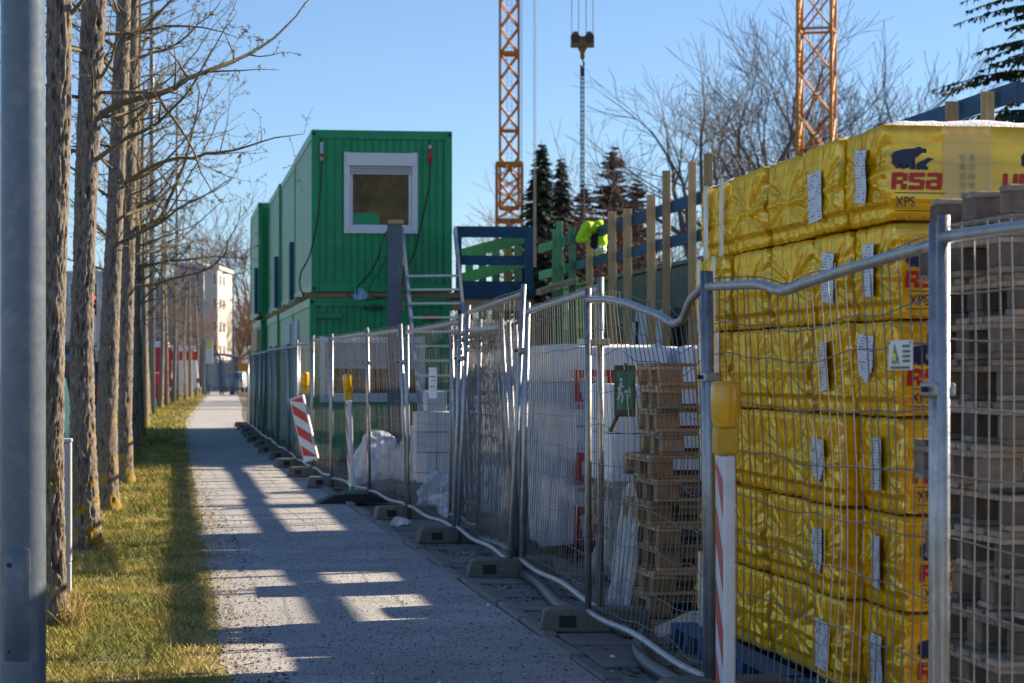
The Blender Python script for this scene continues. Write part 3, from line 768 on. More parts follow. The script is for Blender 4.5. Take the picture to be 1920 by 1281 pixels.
panel((F2[0]-.005, F2[1]+.035), (F3[0], F3[1]-.035), 1.97, 2.0, 'mesh fence panel with sharply kinked top tube carrying the exit sign', lean=(-.02,.0), seed=3, top=[(0,0,0),(.1,-.06,0),(.2,-.16,.03),(.27,-.165,.03),(.36,-.12,.02),(.6,-.045,.0),(.8,-.01,0),(1,0,0)], wav=.045, group=FENCE_GROUP)
panel((F3[0]+.095, F3[1]+.08), (F4[0]+.06, F4[1]-.02), 2.07, 2.02, 'mesh fence panel before the white red-lettered board packs', lean=(.0,.05), seed=4, group=FENCE_GROUP)
panel((F4[0]-.02, F4[1]+.06), (F5[0], F5[1]-.04), 2.16, 2.1, 'tallest mesh fence panel with leaning post beside the spare panels', lean=(.11,.1), seed=5, group=FENCE_GROUP)
panel((F5[0]-.02, F5[1]+.05), (F6[0], F6[1]-.04), 2.02, 1.98, 'mesh fence panel carrying the small white plate', lean=(.06,-.02), seed=6, group=FENCE_GROUP)
panel((F6[0]-.01, F6[1]+.05), (F7[0], F7[1]-.04), 2.0, 2.0, 'mesh fence panel before the white block pile', lean=(-.07,-.03), seed=7, group=FENCE_GROUP)
panel((F7[0], F7[1]+.05), (F8[0], F8[1]-.04), 2.02, 2.0, 'mesh fence panel behind the upright red-white marker board', lean=(-.03,.0), seed=8, group=FENCE_GROUP, wav=.025)
pp = [(F8[0], F8[1]+.05)]
ys = [35.6,39.1,42.6,46.1,49.6,53.1,56.6,60.1,63.6,67.1]
xs = [2.06,2.02,2.06,2.0,2.05,2.0,2.04,2.06,2.08,2.1]
nm = ['mesh fence panel behind the tilted red-white marker board'] + ['mesh fence panel, %s along the green containers from the tilted marker board' % NTH[k] for k in range(1, 10)]
for i, (x, y) in enumerate(zip(xs, ys)):
    panel(pp[-1], (x, y-.04), 2.0+rnd.uniform(-.03,.03), 2.0+rnd.uniform(-.03,.03), nm[i], lean=(rnd.uniform(-.05,.06), rnd.uniform(-.05,.06)), seed=20+i, group=FENCE_GROUP if i == 0 else 'fence panels beside the containers', wav=.02)
    pp.append((x, y+.05))
# a second run of panels standing behind, and spare panels leaning on edge
panel((F5[0]+.22, F5[1]+.25), (F6[0]+.30, F6[1]-1.2), 1.98, 1.95, 'mesh fence panel standing doubled behind the white plate panel', lean=(.02,.02), seed=40)
for i in range(4):
    y = 21.0+i*.1
    panel((2.78+i*.055, 19.6+i*.12), (2.72+i*.06, 22.9+i*.1), 1.93-.02*i, 1.95-.015*i, 'spare mesh fence panel, %s of four leaning behind the tallest panel' % NTH[i+1], lean=(-.10+.02*i, -.08), seed=50+i, wav=.02, group='spare fence panels', zb=.06)
# clamps that tie the posts together
def clamp(p, w, label):
    t = thing('fence_clamp', label, 'clamp', p, 0, 'fence post clamps')
    m = MB(); m.box(-.034,.034,-w,w,-.022,.022); bevel(m.build('clamp_plate', M['galv'], t), .008)
    m = MB(); m.tube([(-.055,0,0),(-.033,0,0)], .011, 6); m.build('bolt', M['darksteel'], t)
clamp((F1[0], F1[1], 1.51), .085, 'galvanised bolt clamp on the paired posts before the grey pallets')
clamp((F2[0]-.01, F2[1], 1.54), .055, 'galvanised bolt clamp beside the amber lamp post')
m = MB(); m.box(-.03,.13,-.05,.14,-.02,.02)
o = m.build('fence_clamp', M['galv'], loc=(F3[0], F3[1], 1.74)); bevel(o, .006); tag(o, 'long galvanised clamp bridging two posts above the exit sign', 'clamp', 'fence post clamps')
clamp((F4[0]+.07, F4[1]+.02, 1.72), .06, 'galvanised clamp on the leaning post before white packs')
clamp((F5[0]+.03, F5[1], 1.68), .06, 'galvanised clamp on post beside the spare panels')
clamp((F6[0]-.06, F6[1], 1.66), .06, 'galvanised clamp on post by the white blocks')
clamp((F7[0]-.03, F7[1], 1.66), .06, 'galvanised clamp on post near the upright marker board')
# concrete feet
def foot_mesh():
    bm = bmesh.new()
    out = [(-.34,0),(-.31,.125),(-.27,.14),(.27,.14),(.31,.125),(.34,0)]
    v0 = [bm.verts.new((x,-.115,z)) for x, z in out]; v1 = [bm.verts.new((x,.115,z)) for x, z in out]
    bm.faces.new(v0); bm.faces.new(list(reversed(v1)))
    for i in range(len(out)):
        j = (i+1) % len(out); bm.faces.new((v0[j], v0[i], v1[i], v1[j]))
    bmesh.ops.recalc_face_normals(bm, faces=bm.faces)
    me = bpy.data.meshes.new('concrete_body'); bm.to_mesh(me); me.materials.append(M['concrete']); return me
fme = foot_mesh()
hm = MB(); hm.box(-.005,.004,-.05,.05,.0,.075); hme = hm.mesh('hand_hole', M['black'])
hm2 = MB(); hm2.box(-.05,.05,-.005,.004,.03,.1); hme2 = hm2.mesh('hand_hole', M['black'])
def foot(p, rz, label, group='concrete fence feet'):
    t = thing('concrete_foot', label, 'fence foot', (p[0], p[1], .018), rz, group)
    bevel(link('concrete_body', fme, t), .012)
    link('hand_hole', hme, t, (-.326,0,.012), (0,R(13),0))
    link('hand_hole', hme2, t, (-.17,-.1135,0))
foot((F3[0]+.06, F3[1]+.05), R(-8), 'concrete fence foot beside the black hose under the exit sign panel')
foot((F4[0]-.0, F4[1]+.1), R(-4), 'concrete fence foot lying over the black hose')
foot((F5[0]-.02, F5[1]+.1), R(3), 'concrete fence foot under the spare fence panels')
foot((F6[0]-.02, F6[1]+.08), R(5), 'concrete fence foot under the panel with white plate')
foot((F7[0]+.0, F7[1]+.08), R(-3), 'concrete fence foot by the black marker base')
foot((F8[0]+.0, F8[1]+.08), R(2), 'concrete fence foot behind the upright marker board')
foot((F1[0]+.1, F1[1]), R(0), 'concrete fence foot under paired posts by grey pallets')
foot((F2[0]+.08, F2[1]), R(4), 'concrete fence foot under the posts before yellow packs')
for i, (x, y) in enumerate(zip(xs, ys)):
    foot((x-.03, y), R(rnd.uniform(-12,12)), 'concrete fence foot, %s along the green containers from the tilted marker board' % NTH[i+1], 'concrete feet by the containers')

# signs on the fence
def exit_sign():
    p = W(1172, 733, 13.55)
    t = thing('exit_sign', 'brown box sign with green running man and arrow on the fence', 'exit sign', p, R(-12))
    m = MB(); m.box(-.062,.062,0,.055,-.145,.145); bevel(m.build('box', M['signbrown'], t), .008)
    m = MB(); m.box(-.046,.046,-.006,-.001,-.108,.112); m.build('green_panel', M['signgreen'], t)
    m = MB()
    f = lambda u, v, tt: (u, tt, v)
    def bar(a, b, w): m.beam((a[0], -.0085, a[1]), (b[0], -.0085, b[1]), .003, w, up=(0,0,1) if abs(a[0]-b[0]) > abs(a[1]-b[1])*.2 else (1,0,0))
    k = 10; m.prism([(-.022+.009*math.cos(6.283*i/k), .062+.012*math.sin(6.283*i/k)) for i in range(k)], f, -.0072, -.0095)
    bar((-.022,.045),(-.03,.0),.016); bar((-.03,0),(-.012,-.03),.011); bar((-.012,-.03),(-.018,-.07),.009)
    bar((-.03,0),(-.036,-.04),.011); bar((-.036,-.04),(-.043,-.05),.009); bar((-.024,.035),(-.008,.02),.008); bar((-.024,.035),(-.042,.01),.008)
    bar((-.004,-.005),(.026,-.005),.012); m.prism([(.018,.03),(.036,-.005),(.018,-.04),(.024,-.005)], f, -.0072, -.0095)
    m.build('running_man', M['white'], t)
    m = MB(); m.tube([(-.04,.03,-.13),(-.07,.03,-.20),(-.085,.03,-.23)], .012, 8); m.build('handle', M['signbrown'], t)
    m = MB(); m.box(-.01,.01,.0,.05,.145,.155); m.tube([(0,.03,.15),(.0,.06,.17)], .004, 6); m.build('hanger', M['darksteel'], t)
M['signbrown'] = mat('brown_anodised_box', (.13,.085,.06), .5, .1, .15, 10)
M['signgreen'] = mat('green_sign_foil', (.015,.20,.085), .25, 0, .25, 14, bump=.5, bscale=25, dirt=(.5,.6,.55), dirt_amt=.5, dscale=9)
exit_sign()
def plate(p, w, h, label, tri=False, rz=0):
    t = thing('fence_plate', label, 'sign plate', p, rz)
    m = MB(); m.box(-.004,.0,-w/2,w/2,-h/2,h/2); m.build('plate', M['white'], t)
    if tri:
        m = MB(); m.prism([(w*.02,-h*.3),(w*.36,-h*.3),(w*.24,h*.38)], lambda u, v, tt: (tt, u, v), -.0065, -.0045); m.build('green_triangle', M['signgreen'], t)
        m = MB(); m.box(-.0088,-.0067,w*.13,w*.27,-h*.18,h*.06); m.build('yellow_patch', M['signyellow'], t)
    m = MB()
    lines = [(-.42*w,-.12*w,h*y) for y in (.3,.12,-.04,-.2)] + [(-.4*w,.4*w,-.42*h)] if tri else [(-.38*w,.38*w,h*.2),(-.38*w,.1*w,h*.08),(-.3*w,.3*w,-h*.12)]
    for a, b, z in lines: m.box(-.0065,-.0045,a,b,z-.004,z+.004)
    m.build('print', M['blackprint'], t)
    for s in (-1, 1):
        m = MB(); m.tube([(-.008,s*w*.46,h*.42),(.03,s*w*.46,h*.42)], .004, 5); m.build('tie', M['wire'], t)
q = WX(1690, 666, 2.385); plate(q, .255, .098, 'white plate with green triangle on fence before yellow packs', True)
q = WX(812, 718, 2.45); plate((q.x-.0, q.y, q.z), .25, .29, 'small white printed plate on fence by the white blocks', rz=R(12))
q = WX(761, 727, 2.44); plate((q.x-.0, q.y, q.z), .22, .34, 'narrow pale plate on fence before the lower container window', rz=R(5))

# ------------------------------------------------------------------ yellow insulation packs
PLx, PWy, PHz = 1.25, .585, .41
def pack_mesh(seed):
    me_v = []; me_f = []
    def grid(fn, nu, nv):
        n = len(me_v)
        for i in range(nu+1):
            for j in range(nv+1): me_v.append(fn(i/nu, j/nv))
        for i in range(nu):
            for j in range(nv):
                a = n+i*(nv+1)+j; me_f.append((a, a+nv+1, a+nv+2, a+1))
    r0 = .03
    def shape(x, y, z):
        p = Vector((x, y, z))
        # rounded box
        lo = Vector((r0, r0-PWy/2, r0)); hi = Vector((PLx-r0, PWy/2-r0, PHz-r0))
        c = Vector((max(lo.x, min(hi.x, x)), max(lo.y, min(hi.y, y)), max(lo.z, min(hi.z, z))))
        d = p-c
        if d.length > 1e-6: p = c + d.normalized()*r0
        n = (p-c).normalized() if d.length > 1e-6 else Vector((0,0,0))
        q = Vector((x*1.4, y*3, z*3))+Vector((seed*5.1, 0, 0))
        amp = .004
        off = amp*noise.noise(q*2) + .0025*noise.noise(Vector((x*2, y*14+z*4, z*9+seed)))
        if n.x < -.5:      # gathered foil at the visible end
            u = y/PWy; v = z/PHz-.47-.03*noise.noise((u*3, seed, 0))
            e = math.exp(-(v/.035)**2)
            rr = math.hypot(u*.75, v); an = math.atan2(v, u*.75+.02)
            off += .012*e*(.6+.4*noise.noise((u*9, seed, 2)))
            off += .010*noise.noise((an*6.5+seed*3, rr*1.6, seed))*min(1, rr*5)*(1-min(1, max(0, rr-.25)*1.6))
            off += .007*(1-abs(noise.noise((u*7+seed, v*2.2+u*1.5, 5)))*2)
            off += -.014*max(0, 1-abs(abs(v)-abs(u)*.55)/.06)*(.4+.6*abs(u))*(.7+.5*noise.noise((u*4, v*4, seed+9)))
        elif n.y < -.5:
            off += .0015*noise.noise((x*3+seed, z*40+x*4, 3))
        p = p + n*off
        k_ = max(0., min(1., (.082-z)/.012))
        p.x += (.02*k_ if p.x < .2 else 0); p.y += (.012*k_ if p.y < -.1 else 0)
        return (p.x, p.y, p.z)
    ymin, ymax = -PWy/2, PWy/2
    grid(lambda u, v: shape(0, ymin+u*PWy, (1-v)*PHz), 46, 44)
    grid(lambda u, v: shape(PLx, ymin+u*PWy, v*PHz), 6, 6)
    grid(lambda u, v: shape(u*PLx, ymin, v*PHz), 60, 24)
    grid(lambda u, v: shape(u*PLx, ymax, (1-v)*PHz), 16, 8)
    grid(lambda u, v: shape(u*PLx, ymin+v*PWy, PHz), 24, 14)
    grid(lambda u, v: shape(u*PLx, ymin+(1-v)*PWy, 0), 12, 8)
    me = bpy.data.meshes.new('foil_wrap'); me.from_pydata(me_v, [], me_f)
    me.polygons.foreach_set('use_smooth', [True]*len(me.polygons))
    me.materials.append(M['yellow']); me.update(); return me
pmeshes = [pack_mesh(i) for i in range(6)]
def label_mesh(seed, torn=False):
    mb = MB(); n = 10; w = .185; h = .225
    for i in range(n):
        z0 = -h/2+h*i/n; z1 = z0+h/n
        f = lambda z: -.004-.006*noise.noise((z*9, seed, 0))-.004*abs(noise.noise((z*23, seed, 4)))
        c = (.09*(z0/h)**2*4 if torn and z0 < 0 else 0)
        mb.quad((f(z0), w/2-c, z0), (f(z0)-.001, -w/2+c, z0), (f(z1)-.001, -w/2+c, z1), (f(z1), w/2-c, z1))
    return mb.mesh('paper_label', M['label'], True)
lmeshes = [label_mesh(i, i == 3) for i in range(5)]
# the print on the long side: coordinates in metres from the corner (x) and from the pack top (down)
CR = .000379
def cpt(x, y): return (x*CR, PHz - (y-145)*CR)
bear1 = [(78,490),(110,455),(200,430),(290,420),(350,415),(370,398),(400,402),(430,418),(470,420),(472,440),(455,448),(472,456),(465,466),(430,462),(390,490),(340,530),(305,572),(326,584),(330,610),(324,630),(343,648),(295,648),(270,618),(262,602),(245,602),(226,620),(240,642),(188,642),(196,604),(192,588),(152,592),(156,620),(166,640),(125,636),(108,602),(80,585),(85,545),(78,520)]
bear2 = [(356,606),(370,580),(400,560),(440,545),(480,525),(495,515),(510,520),(548,530),(545,545),(515,552),(480,580),(462,600),(478,625),(482,606),(495,650),(462,651),(440,622),(450,651),(425,651),(415,627),(402,634),(398,651),(360,651),(362,636)]
def tri_poly(mb, poly, y):
    bm = bmesh.new(); vs = [bm.verts.new((x, y, z)) for x, z in poly]; f = bm.faces.new(vs)
    bmesh.ops.triangulate(bm, faces=[f]); n = len(mb.v)
    bm.verts.index_update(); mb.v += [tuple(v.co) for v in bm.verts]
    for f in bm.faces: mb.f.append(tuple(n+v.index for v in f.verts)); mb.mi.append(0)
    bm.free()
pr = MB(); tri_poly(pr, [cpt(*p) for p in bear1], 0); tri_poly(pr, [cpt(*p) for p in bear2], 0)
bear_me = pr.mesh('bear_logo', M['blueprint'])
ln = MB()
for (x0, x1, y) in ((115,700,905),(115,640,1100)):
    a = cpt(x0, y); b = cpt(x1, y); ln.quad((a[0],0,a[1]-.0018),(b[0],0,a[1]-.0018),(b[0],0,a[1]+.0018),(a[0],0,a[1]+.0018))
line_me = ln.mesh('print_line', M['blackprint'])
ic = MB()
for c in range(2):
    for r in range(5):
        cx, cz = cpt(885+c*105, 512+r*102)
        for i in range(16):
            a = 6.283*i/16; b = 6.283*(i+1)/16; ro, ri = .0138, .0120
            ic.quad((cx+math.cos(a)*ri,0,cz+math.sin(a)*ri),(cx+math.cos(a)*ro,0,cz+math.sin(a)*ro),(cx+math.cos(b)*ro,0,cz+math.sin(b)*ro),(cx+math.cos(b)*ri,0,cz+math.sin(b)*ri))
        for (x0, x1, z0, z1) in [((-.006,-.004,-.008,.006),(.004,.006,-.008,.006),(-.006,.006,.004,.006)), ((-.007,.007,-.008,-.006),(-.004,.004,-.002,.007)), ((-.006,-.002,-.006,-.002),(.002,.006,.0,.004),(-.005,-.001,.003,.006))][(r+c) % 3]:
            ic.quad((cx+x0,0,cz+z0),(cx+x1,0,cz+z0),(cx+x1,0,cz+z1),(cx+x0,0,cz+z1))
icon_me = ic.mesh('print_icons', M['blueprint'])
def fitted(me, m, x0, x1, z0, z1):
    me.materials.clear(); me.materials.append(m)
    X = [v.co.x for v in me.vertices]; Y = [v.co.y for v in me.vertices]
    for v in me.vertices:
        v.co = ((x0+(v.co.x-min(X))/(max(X)-min(X))*(x1-x0)), -v.co.z, z0+(v.co.y-min(Y))/(max(Y)-min(Y))*(z1-z0))
    me.update(); return me
def letters(spec, x0, x1, z0, z1):
    """heavy blocky slanted letters from flush bars; spec: string of U R S a"""
    G_ = {'U': [(0,.3,0,1),(.7,1,0,1),(.3,.7,0,.25)],
          'R': [(0,.3,0,1),(.3,.72,.75,1),(.72,1,.5,.95),(.3,.72,.33,.55),(.62,.98,0,.33)],
          'S': [(.03,1,.76,1),(0,.3,.45,.76),(.3,.72,.40,.62),(.72,1,.24,.58),(0,.97,0,.24)],
          'a': [(.06,.72,.78,1),(.72,1,0,.97),(.28,.72,.42,.6),(0,.28,.06,.56),(.28,.72,0,.22)]}
    n = len(spec); wl = (x1-x0)/(n+(n-1)*.07); mb = MB()
    for k, ch in enumerate(spec):
        xa = x0+k*wl*1.07
        for (u0,u1,v0,v1) in G_[ch]:
            q = []
            for (u, v) in ((u0,v0),(u1,v0),(u1,v1),(u0,v1)):
                q.append((xa+(u*.96+.07*(v-.5))*wl, 0, z0+v*(z1-z0)))
            mb.quad(*q)
    return mb.mesh('brand_lettering', M['redprint'])
a = cpt(-110, 868); b = cpt(655, 682)
rsa_me = letters('RSa', .030, b[0], a[1], b[1])
ursafull_me = letters('URSa', -.03, b[0], a[1], b[1])
a = cpt(120, 1060); b = cpt(340, 945); xps_me = fitted(text_mesh('XPS', .05, offset=-.0003), M['blueprint'], a[0], b[0], a[1], b[1])
a = cpt(130, 1205); b = cpt(640, 1165); ins_me = fitted(text_mesh('ale Insulation', .03), M['blackprint'], a[0], b[0], a[1], b[1])
XY0 = 2.93
ST_TOP = {}
COLY = [9.70, 10.31, 11.00, 11.80, 12.62]     # near face of every column of packs
COLN = ['first','second','third','fourth','fifth']
lab_z = {0: [.16,.18,.19,.22,.20,.19], 1: [.16,.17,.17,.2,.19,.15]}
for ci, y0 in enumerate(COLY):
    nl = 6
    for li in range(nl):
        z0 = .150 + li*(PHz-.003)
        jx = rnd.uniform(-.03,.03) + (.02 if ci in (2,3) else 0); jy = rnd.uniform(-.006,.006)
        rz = R(rnd.uniform(-.9,.9))
        if ci == 4: jx += .02
        if ci == 0: jx = jx*.5 + (0, .03, .045, .06, .07, .075)[5-li]; jy *= .4; rz *= .3
        t = thing('insulation_pack', 'yellow foil insulation pack, %s layer from the ground, %s column from grey pallets' % (NTH[li+1], COLN[ci]), 'insulation pack', (XY0+jx, y0+PWy/2+jy, z0), rz, 'yellow foil-wrapped insulation packs')
        if ci > 1: t.scale.y = 1.27; t.location.y = y0+PWy*.635+jy
        link('foil_wrap', pmeshes[(ci*5+li*7+ci*li) % 6], t)
        yy = -PWy/2-.0065
        if ci == 0:
            sx = .0 if li == 5 else rnd.uniform(.015,.06)
            for k, dx in enumerate((sx, sx+.56)):
                link('bear_logo', bear_me, t, (dx, yy, 0))
                link('brand_lettering', rsa_me if k == 0 else ursafull_me, t, (dx if k == 0 else dx-.02, yy, 0))
                link('print_line', line_me, t, (dx, yy, 0)); link('product_lettering', xps_me, t, (dx, yy, 0)); link('slogan_lettering', ins_me, t, (dx, yy, 0))
            link('print_icons', icon_me, t, (sx, yy, 0))
            if li == 5:
                m = MB()
                for i in range(12):
                    x0 = .25+.21*i/12; x1 = .25+.21*(i+1)/12; d0 = -.004*abs(noise.noise((x0*40,0,0))); d1 = -.004*abs(noise.noise((x1*40,0,0)))
                    m.quad((x0,yy-.004+d0,.004),(x1,yy-.004+d1,.004),(x1,yy-.004+d1,PHz-.004),(x0,yy-.004+d0,PHz-.004))
                m.build('stretch_wrap_band', M['wrapband'], t, smooth=True)
        if ci < 2:
            link('paper_label', lmeshes[(li+ci*2) % 5] if not (ci == 1 and li == 2) else lmeshes[3], t, (-.016, rnd.uniform(-.03,.05), lab_z[ci][li]+.02), (rnd.uniform(-.12,.12), 0, R(rnd.uniform(-6,6))))
        if ci == 4:   # clear stretch wrap with white straps round the last pallet's packs
            for yb in (-.17,.12):
                m = MB()
                m.quad((-.024,yb+.045,0),(-.026,yb-.045,0),(-.026,yb-.045,PHz),(-.024,yb+.045,PHz))
                m.build('stretch_wrap_band', M['milkfoil'], t)
for bi, (y0, nl) in enumerate(((12.75, 5), (13.55, 5), (14.35, 5), (15.3, 5), (16.1, 4))):  # hidden packs added to throw shade on the near path, gaps let streaks through
    for li in range(nl):
        t = thing('insulation_pack', 'added unseen shading pack, %s layer of %s column behind the front packs' % (NTH[li+1], NTH[bi+1]), 'insulation pack', (4.32+rnd.uniform(-.03,.03), y0+PWy*.64, .02+li*(PHz-.003)), R(rnd.uniform(-1,1)), 'unseen packs added to shade the path')
        t.scale.y = 1.27
        link('foil_wrap', pmeshes[(bi+li*5) % 6], t)
# blue pallets below the packs
def blue_pallet(x, y, w, d, label):
    t = thing('blue_pallet', label, 'pallet', (x, y, 0.02), 0, 'blue pallets under the insulation packs')
    for k in range(3):
        m = MB(); m.box(0, w, d*k/2-(.1 if k == 2 else .05 if k == 1 else 0), d*k/2+(.1 if k == 0 else .05 if k == 1 else 0), 0, .022); m.build('base_board', M['bluepal'], t)
        for xx in (0, w/2-.07, w-.14):
            yb = (d-.1)*k/2
            m = MB(); m.box(xx, xx+.14, yb, yb+.1, .024, .104); m.build('block', M['bluepal'], t)
    for k in range(5):
        x0 = k*(w-.14)/4
        m = MB(); m.box(x0, x0+.14, 0, d, .106, .127); m.build('deck_board', M['bluepal'], t)
blue_pallet(2.86, 9.72, 1.3, 1.18, 'blue pallet under the first two columns of yellow packs')
blue_pallet(2.80, 11.0, 1.3, 1.5, 'blue pallet under the third and fourth yellow columns')
blue_pallet(2.80, 12.6, 1.3, .8, 'blue pallet under the fifth column of yellow packs')
# frost on the top of the stack
def snow(name, x0, x1, y0, y1, z, label, th=.03):
    mb = MB(); nx, ny = max(6, int((x1-x0)/.03)), max(6, int((y1-y0)/.03))
    for i in range(nx+1):
        for j in range(ny+1):
            x = x0+(x1-x0)*i/nx; y = y0+(y1-y0)*j/ny
            e = min(1, min(i, nx-i, j, ny-j)/1.5)
            mb.v.append((x, y, z+(.006+th*(.55+.5*noise.noise((x*4, y*4, 1))+.35*noise.noise((x*17, y*17, 2))))*e-.012*(1-e)))
    for i in range(nx):
        for j in range(ny):
            a = i*(ny+1)+j; mb.f.append((a, a+ny+1, a+ny+2, a+1)); mb.mi.append(0)
    tag(mb.build(name, M['snow'], smooth=True), label, 'snow', kind='stuff')
zt = .150+5*(PHz-.003)+PHz-.004
snow('snow_layer', 2.945, 4.18, 9.705, 10.89, zt, 'thin old snow on top of the tall yellow packs', .030)
snow('snow_layer', 2.965, 4.18, 11.02, 12.52, zt, 'thin old snow on the third and fourth yellow columns', .024)
snow('snow_layer', 2.965, 4.18, 12.64, 13.35, zt, 'thin old snow on the fifth yellow column', .022)

# ------------------------------------------------------------------ wooden pallets
def pallet_parts():
    d = {}
    def bx(n, *a):
        m = MB(); m.box(*a); d.setdefault(n, []).append(m)
    L, Wd = 1.2, .8       # L along x
    parts = []
    for y0, y1 in ((0,.1),(.3275,.4725),(.7,.8)): parts.append(('base_board', (0,L,y0,y1,0,.022)))
    for x0 in (0,.5275,1.055):
        for y0, y1 in ((0,.1),(.3275,.4725),(.7,.8)): parts.append(('block', (x0,x0+.145,y0,y1,.0225,.0995)))
        parts.append(('cross_board', (x0,x0+.145,0,Wd,.100,.1215)))
    for y0, y1 in ((0,.145),(.1875,.2875),(.3275,.4725),(.5125,.6125),(.655,.8)): parts.append(('deck_board', (0,L,y0,y1,.122,.144)))
    out = []
    for n, a in parts:
        m = MB(); m.box(*a); out.append((n, m))
    return out
def pal_meshes(m, mblk): return [(n, mb.mesh(n, mblk if n == 'block' else m)) for n, mb in pallet_parts()]
M['blockgrey'] = mat('weathered_block_wood_shaded', (.19,.135,.095), .9, 0, .4, 9, bump=.4, bscale=30, dirt=(.05,.045,.04), dirt_amt=.8, dscale=3, objvar=.4)  # blocks coloured darker than the boards to put shade into the pallet gaps
M['blockbrown'] = mat('brown_block_wood_shaded', (.36,.23,.12), .9, 0, .35, 9, bump=.4, bscale=30, dirt=(.12,.08,.05), dirt_amt=.7, dscale=3, objvar=.35)  # brown blocks darkened likewise, gap shade held in the colour
PG = pal_meshes(M['palgrey'], M['blockgrey']); PB = pal_meshes(M['palbrown'], M['blockbrown'])
def pallet(meshes, loc, rz, label, group, drop=(), rx=0):
    t = thing('wooden_pallet', label, 'pallet', loc, rz, group); t.rotation_euler.x = rx
    for i, (n, me) in enumerate(meshes):
        if i in drop: continue
        bevel(link(n, me, t, (rnd.uniform(-.004,.004), rnd.uniform(-.004,.004), 0), (0, 0, R(rnd.uniform(-.35,.35)))), .004, 1)
for i in range(14):
    rz = R(rnd.uniform(-2.6,2.6)); ox = rnd.uniform(-.05,.03); oy = rnd.uniform(-.05,.05)
    if i % 5 == 3: ox -= .05
    pallet(PG, (2.80+ox, 7.80+oy, .01+i*.1455), rz, 'weathered grey wooden pallet, %s from the ground in the tall grey stack' % NTH[i+1], 'weathered grey pallets before the yellow packs', drop=(rnd.choice([15,16,17]),) if i % 3 == 1 else ())
pallet(PG, (2.79, 8.66, 14*.1455+.165), R(1.5), 'weathered grey wooden pallet upside down on top of the tall grey stack', 'weathered grey pallets before the yellow packs', rx=R(180))
for i in range(11):
    rz = R(rnd.uniform(-3,3)); ox = rnd.uniform(-.04,.04); oy = rnd.uniform(-.04,.05)
    pallet(PB, (3.0+ox, 14.85+oy, .02+i*.1455), rz, 'brown wooden pallet, %s from the ground in the stack beside yellow packs' % NTH[i+1], 'brown pallets beside the yellow packs')

# ------------------------------------------------------------------ marker boards with warning lamps
def lamp_on(t, z, lens='amber'):
    m = MB(); m.box(-.05,.05,-.062,.062,z,z+.12); bevel(m.build('lamp_housing', M['amberbody'], t), .012)
    m = MB(); m.tube([(.0,.065,z+.06),(.0,.085,z+.06)], .02, 8); m.build('switch', M['black'], t)
    m = MB()
    prof = [(.075,.0),(.088,.04),(.092,.10),(.09,.165),(.084,.185),(.06,.19)]
    n = len(m.v); k = 24
    for (r, zz) in prof:
        for j in range(k):
            a = 6.283*j/k; m.v.append((math.cos(a)*.062*(r/.092), math.sin(a)*r, z+.118+zz))
    for i in range(len(prof)-1):
        for j in range(k):
            a_ = n+i*k+j; b_ = n+i*k+(j+1)%k; m.f.append((a_,b_,b_+k,a_+k)); m.mi.append(0)
    m.f.append(tuple(n+(len(prof)-1)*k+j for j in range(k))); m.mi.append(0)
    m.build('lamp_lens', M[lens], t, smooth=True)
def marker(loc, rot, label, zb=.15, H=1.06, base=True, lamp=True):
    t = thing('marker_board', label, 'marker board', loc, 0); t.rotation_euler = rot
    w = .25; th = .05
    m = MB(); m.box(-th/2,th/2,-w/2,w/2,zb,zb+H); bevel(m.build('board', M['white'], t), .012, 3)
    for side in (-1, 1):
        x = side*(th/2+.0015)
        k = 0; z = zb-.1
        while z < zb+H:
            lo = []
            a = [(-w*.42, z), (w*.42, z+.2), (w*.42, z+.2+.155), (-w*.42, z+.155)]
            a = [(y, max(zb+.03, min(zb+H-.03, zz))) for y, zz in a]
            if abs(a[0][1]-a[3][1]) + abs(a[1][1]-a[2][1]) > .02:
                m = MB(); P = [(x, y*(1 if side < 0 else -1), zz) for y, zz in a]
                m.quad(*P); m.build('red_stripe', M['red'], t)
            z += .31
    if lamp: lamp_on(t, zb+H+.001)
    m = MB(); m.box(-.02,.02,-.07,.07,.02,zb+.01); m.build('stem', M['greenrefl'], t)
    if base:
        m = MB(); m.prism([(-.42,0),(.42,0),(.42,.03),(.22,.115),(-.22,.115),(-.42,.03)], lambda u, v, tt: (u, tt, v), .2, -.2)
        bevel(m.build('rubber_base', M['black'], t), .008)
p = W(1366, 855, 10.0)
marker((p.x+.01, p.y+.1, .0), (0,0,R(-5)), 'red and white marker board with amber lamp before the yellow packs', zb=.13, H=p.z-.13, lamp=True)
p = G(641, 944)
marker((p.x+.12, p.y, .0), (0,R(-2),R(3)), 'upright red and white marker board on black base by the fence', zb=.20, H=1.02)
q = W(586, 855, 34.5)
marker((q.x, q.y+.1, q.z-.1), (R(-16),0,R(52)), 'tilted red and white marker board leaning behind the fence', zb=.03, H=.95, base=False, lamp=False)
t = thing('warning_lamp', 'amber warning lamp hung on fence above the tilted marker board', 'warning lamp', (W(572, 735, 35)), 0)
lamp_on(t, -.02)
for _c in t.children: pass

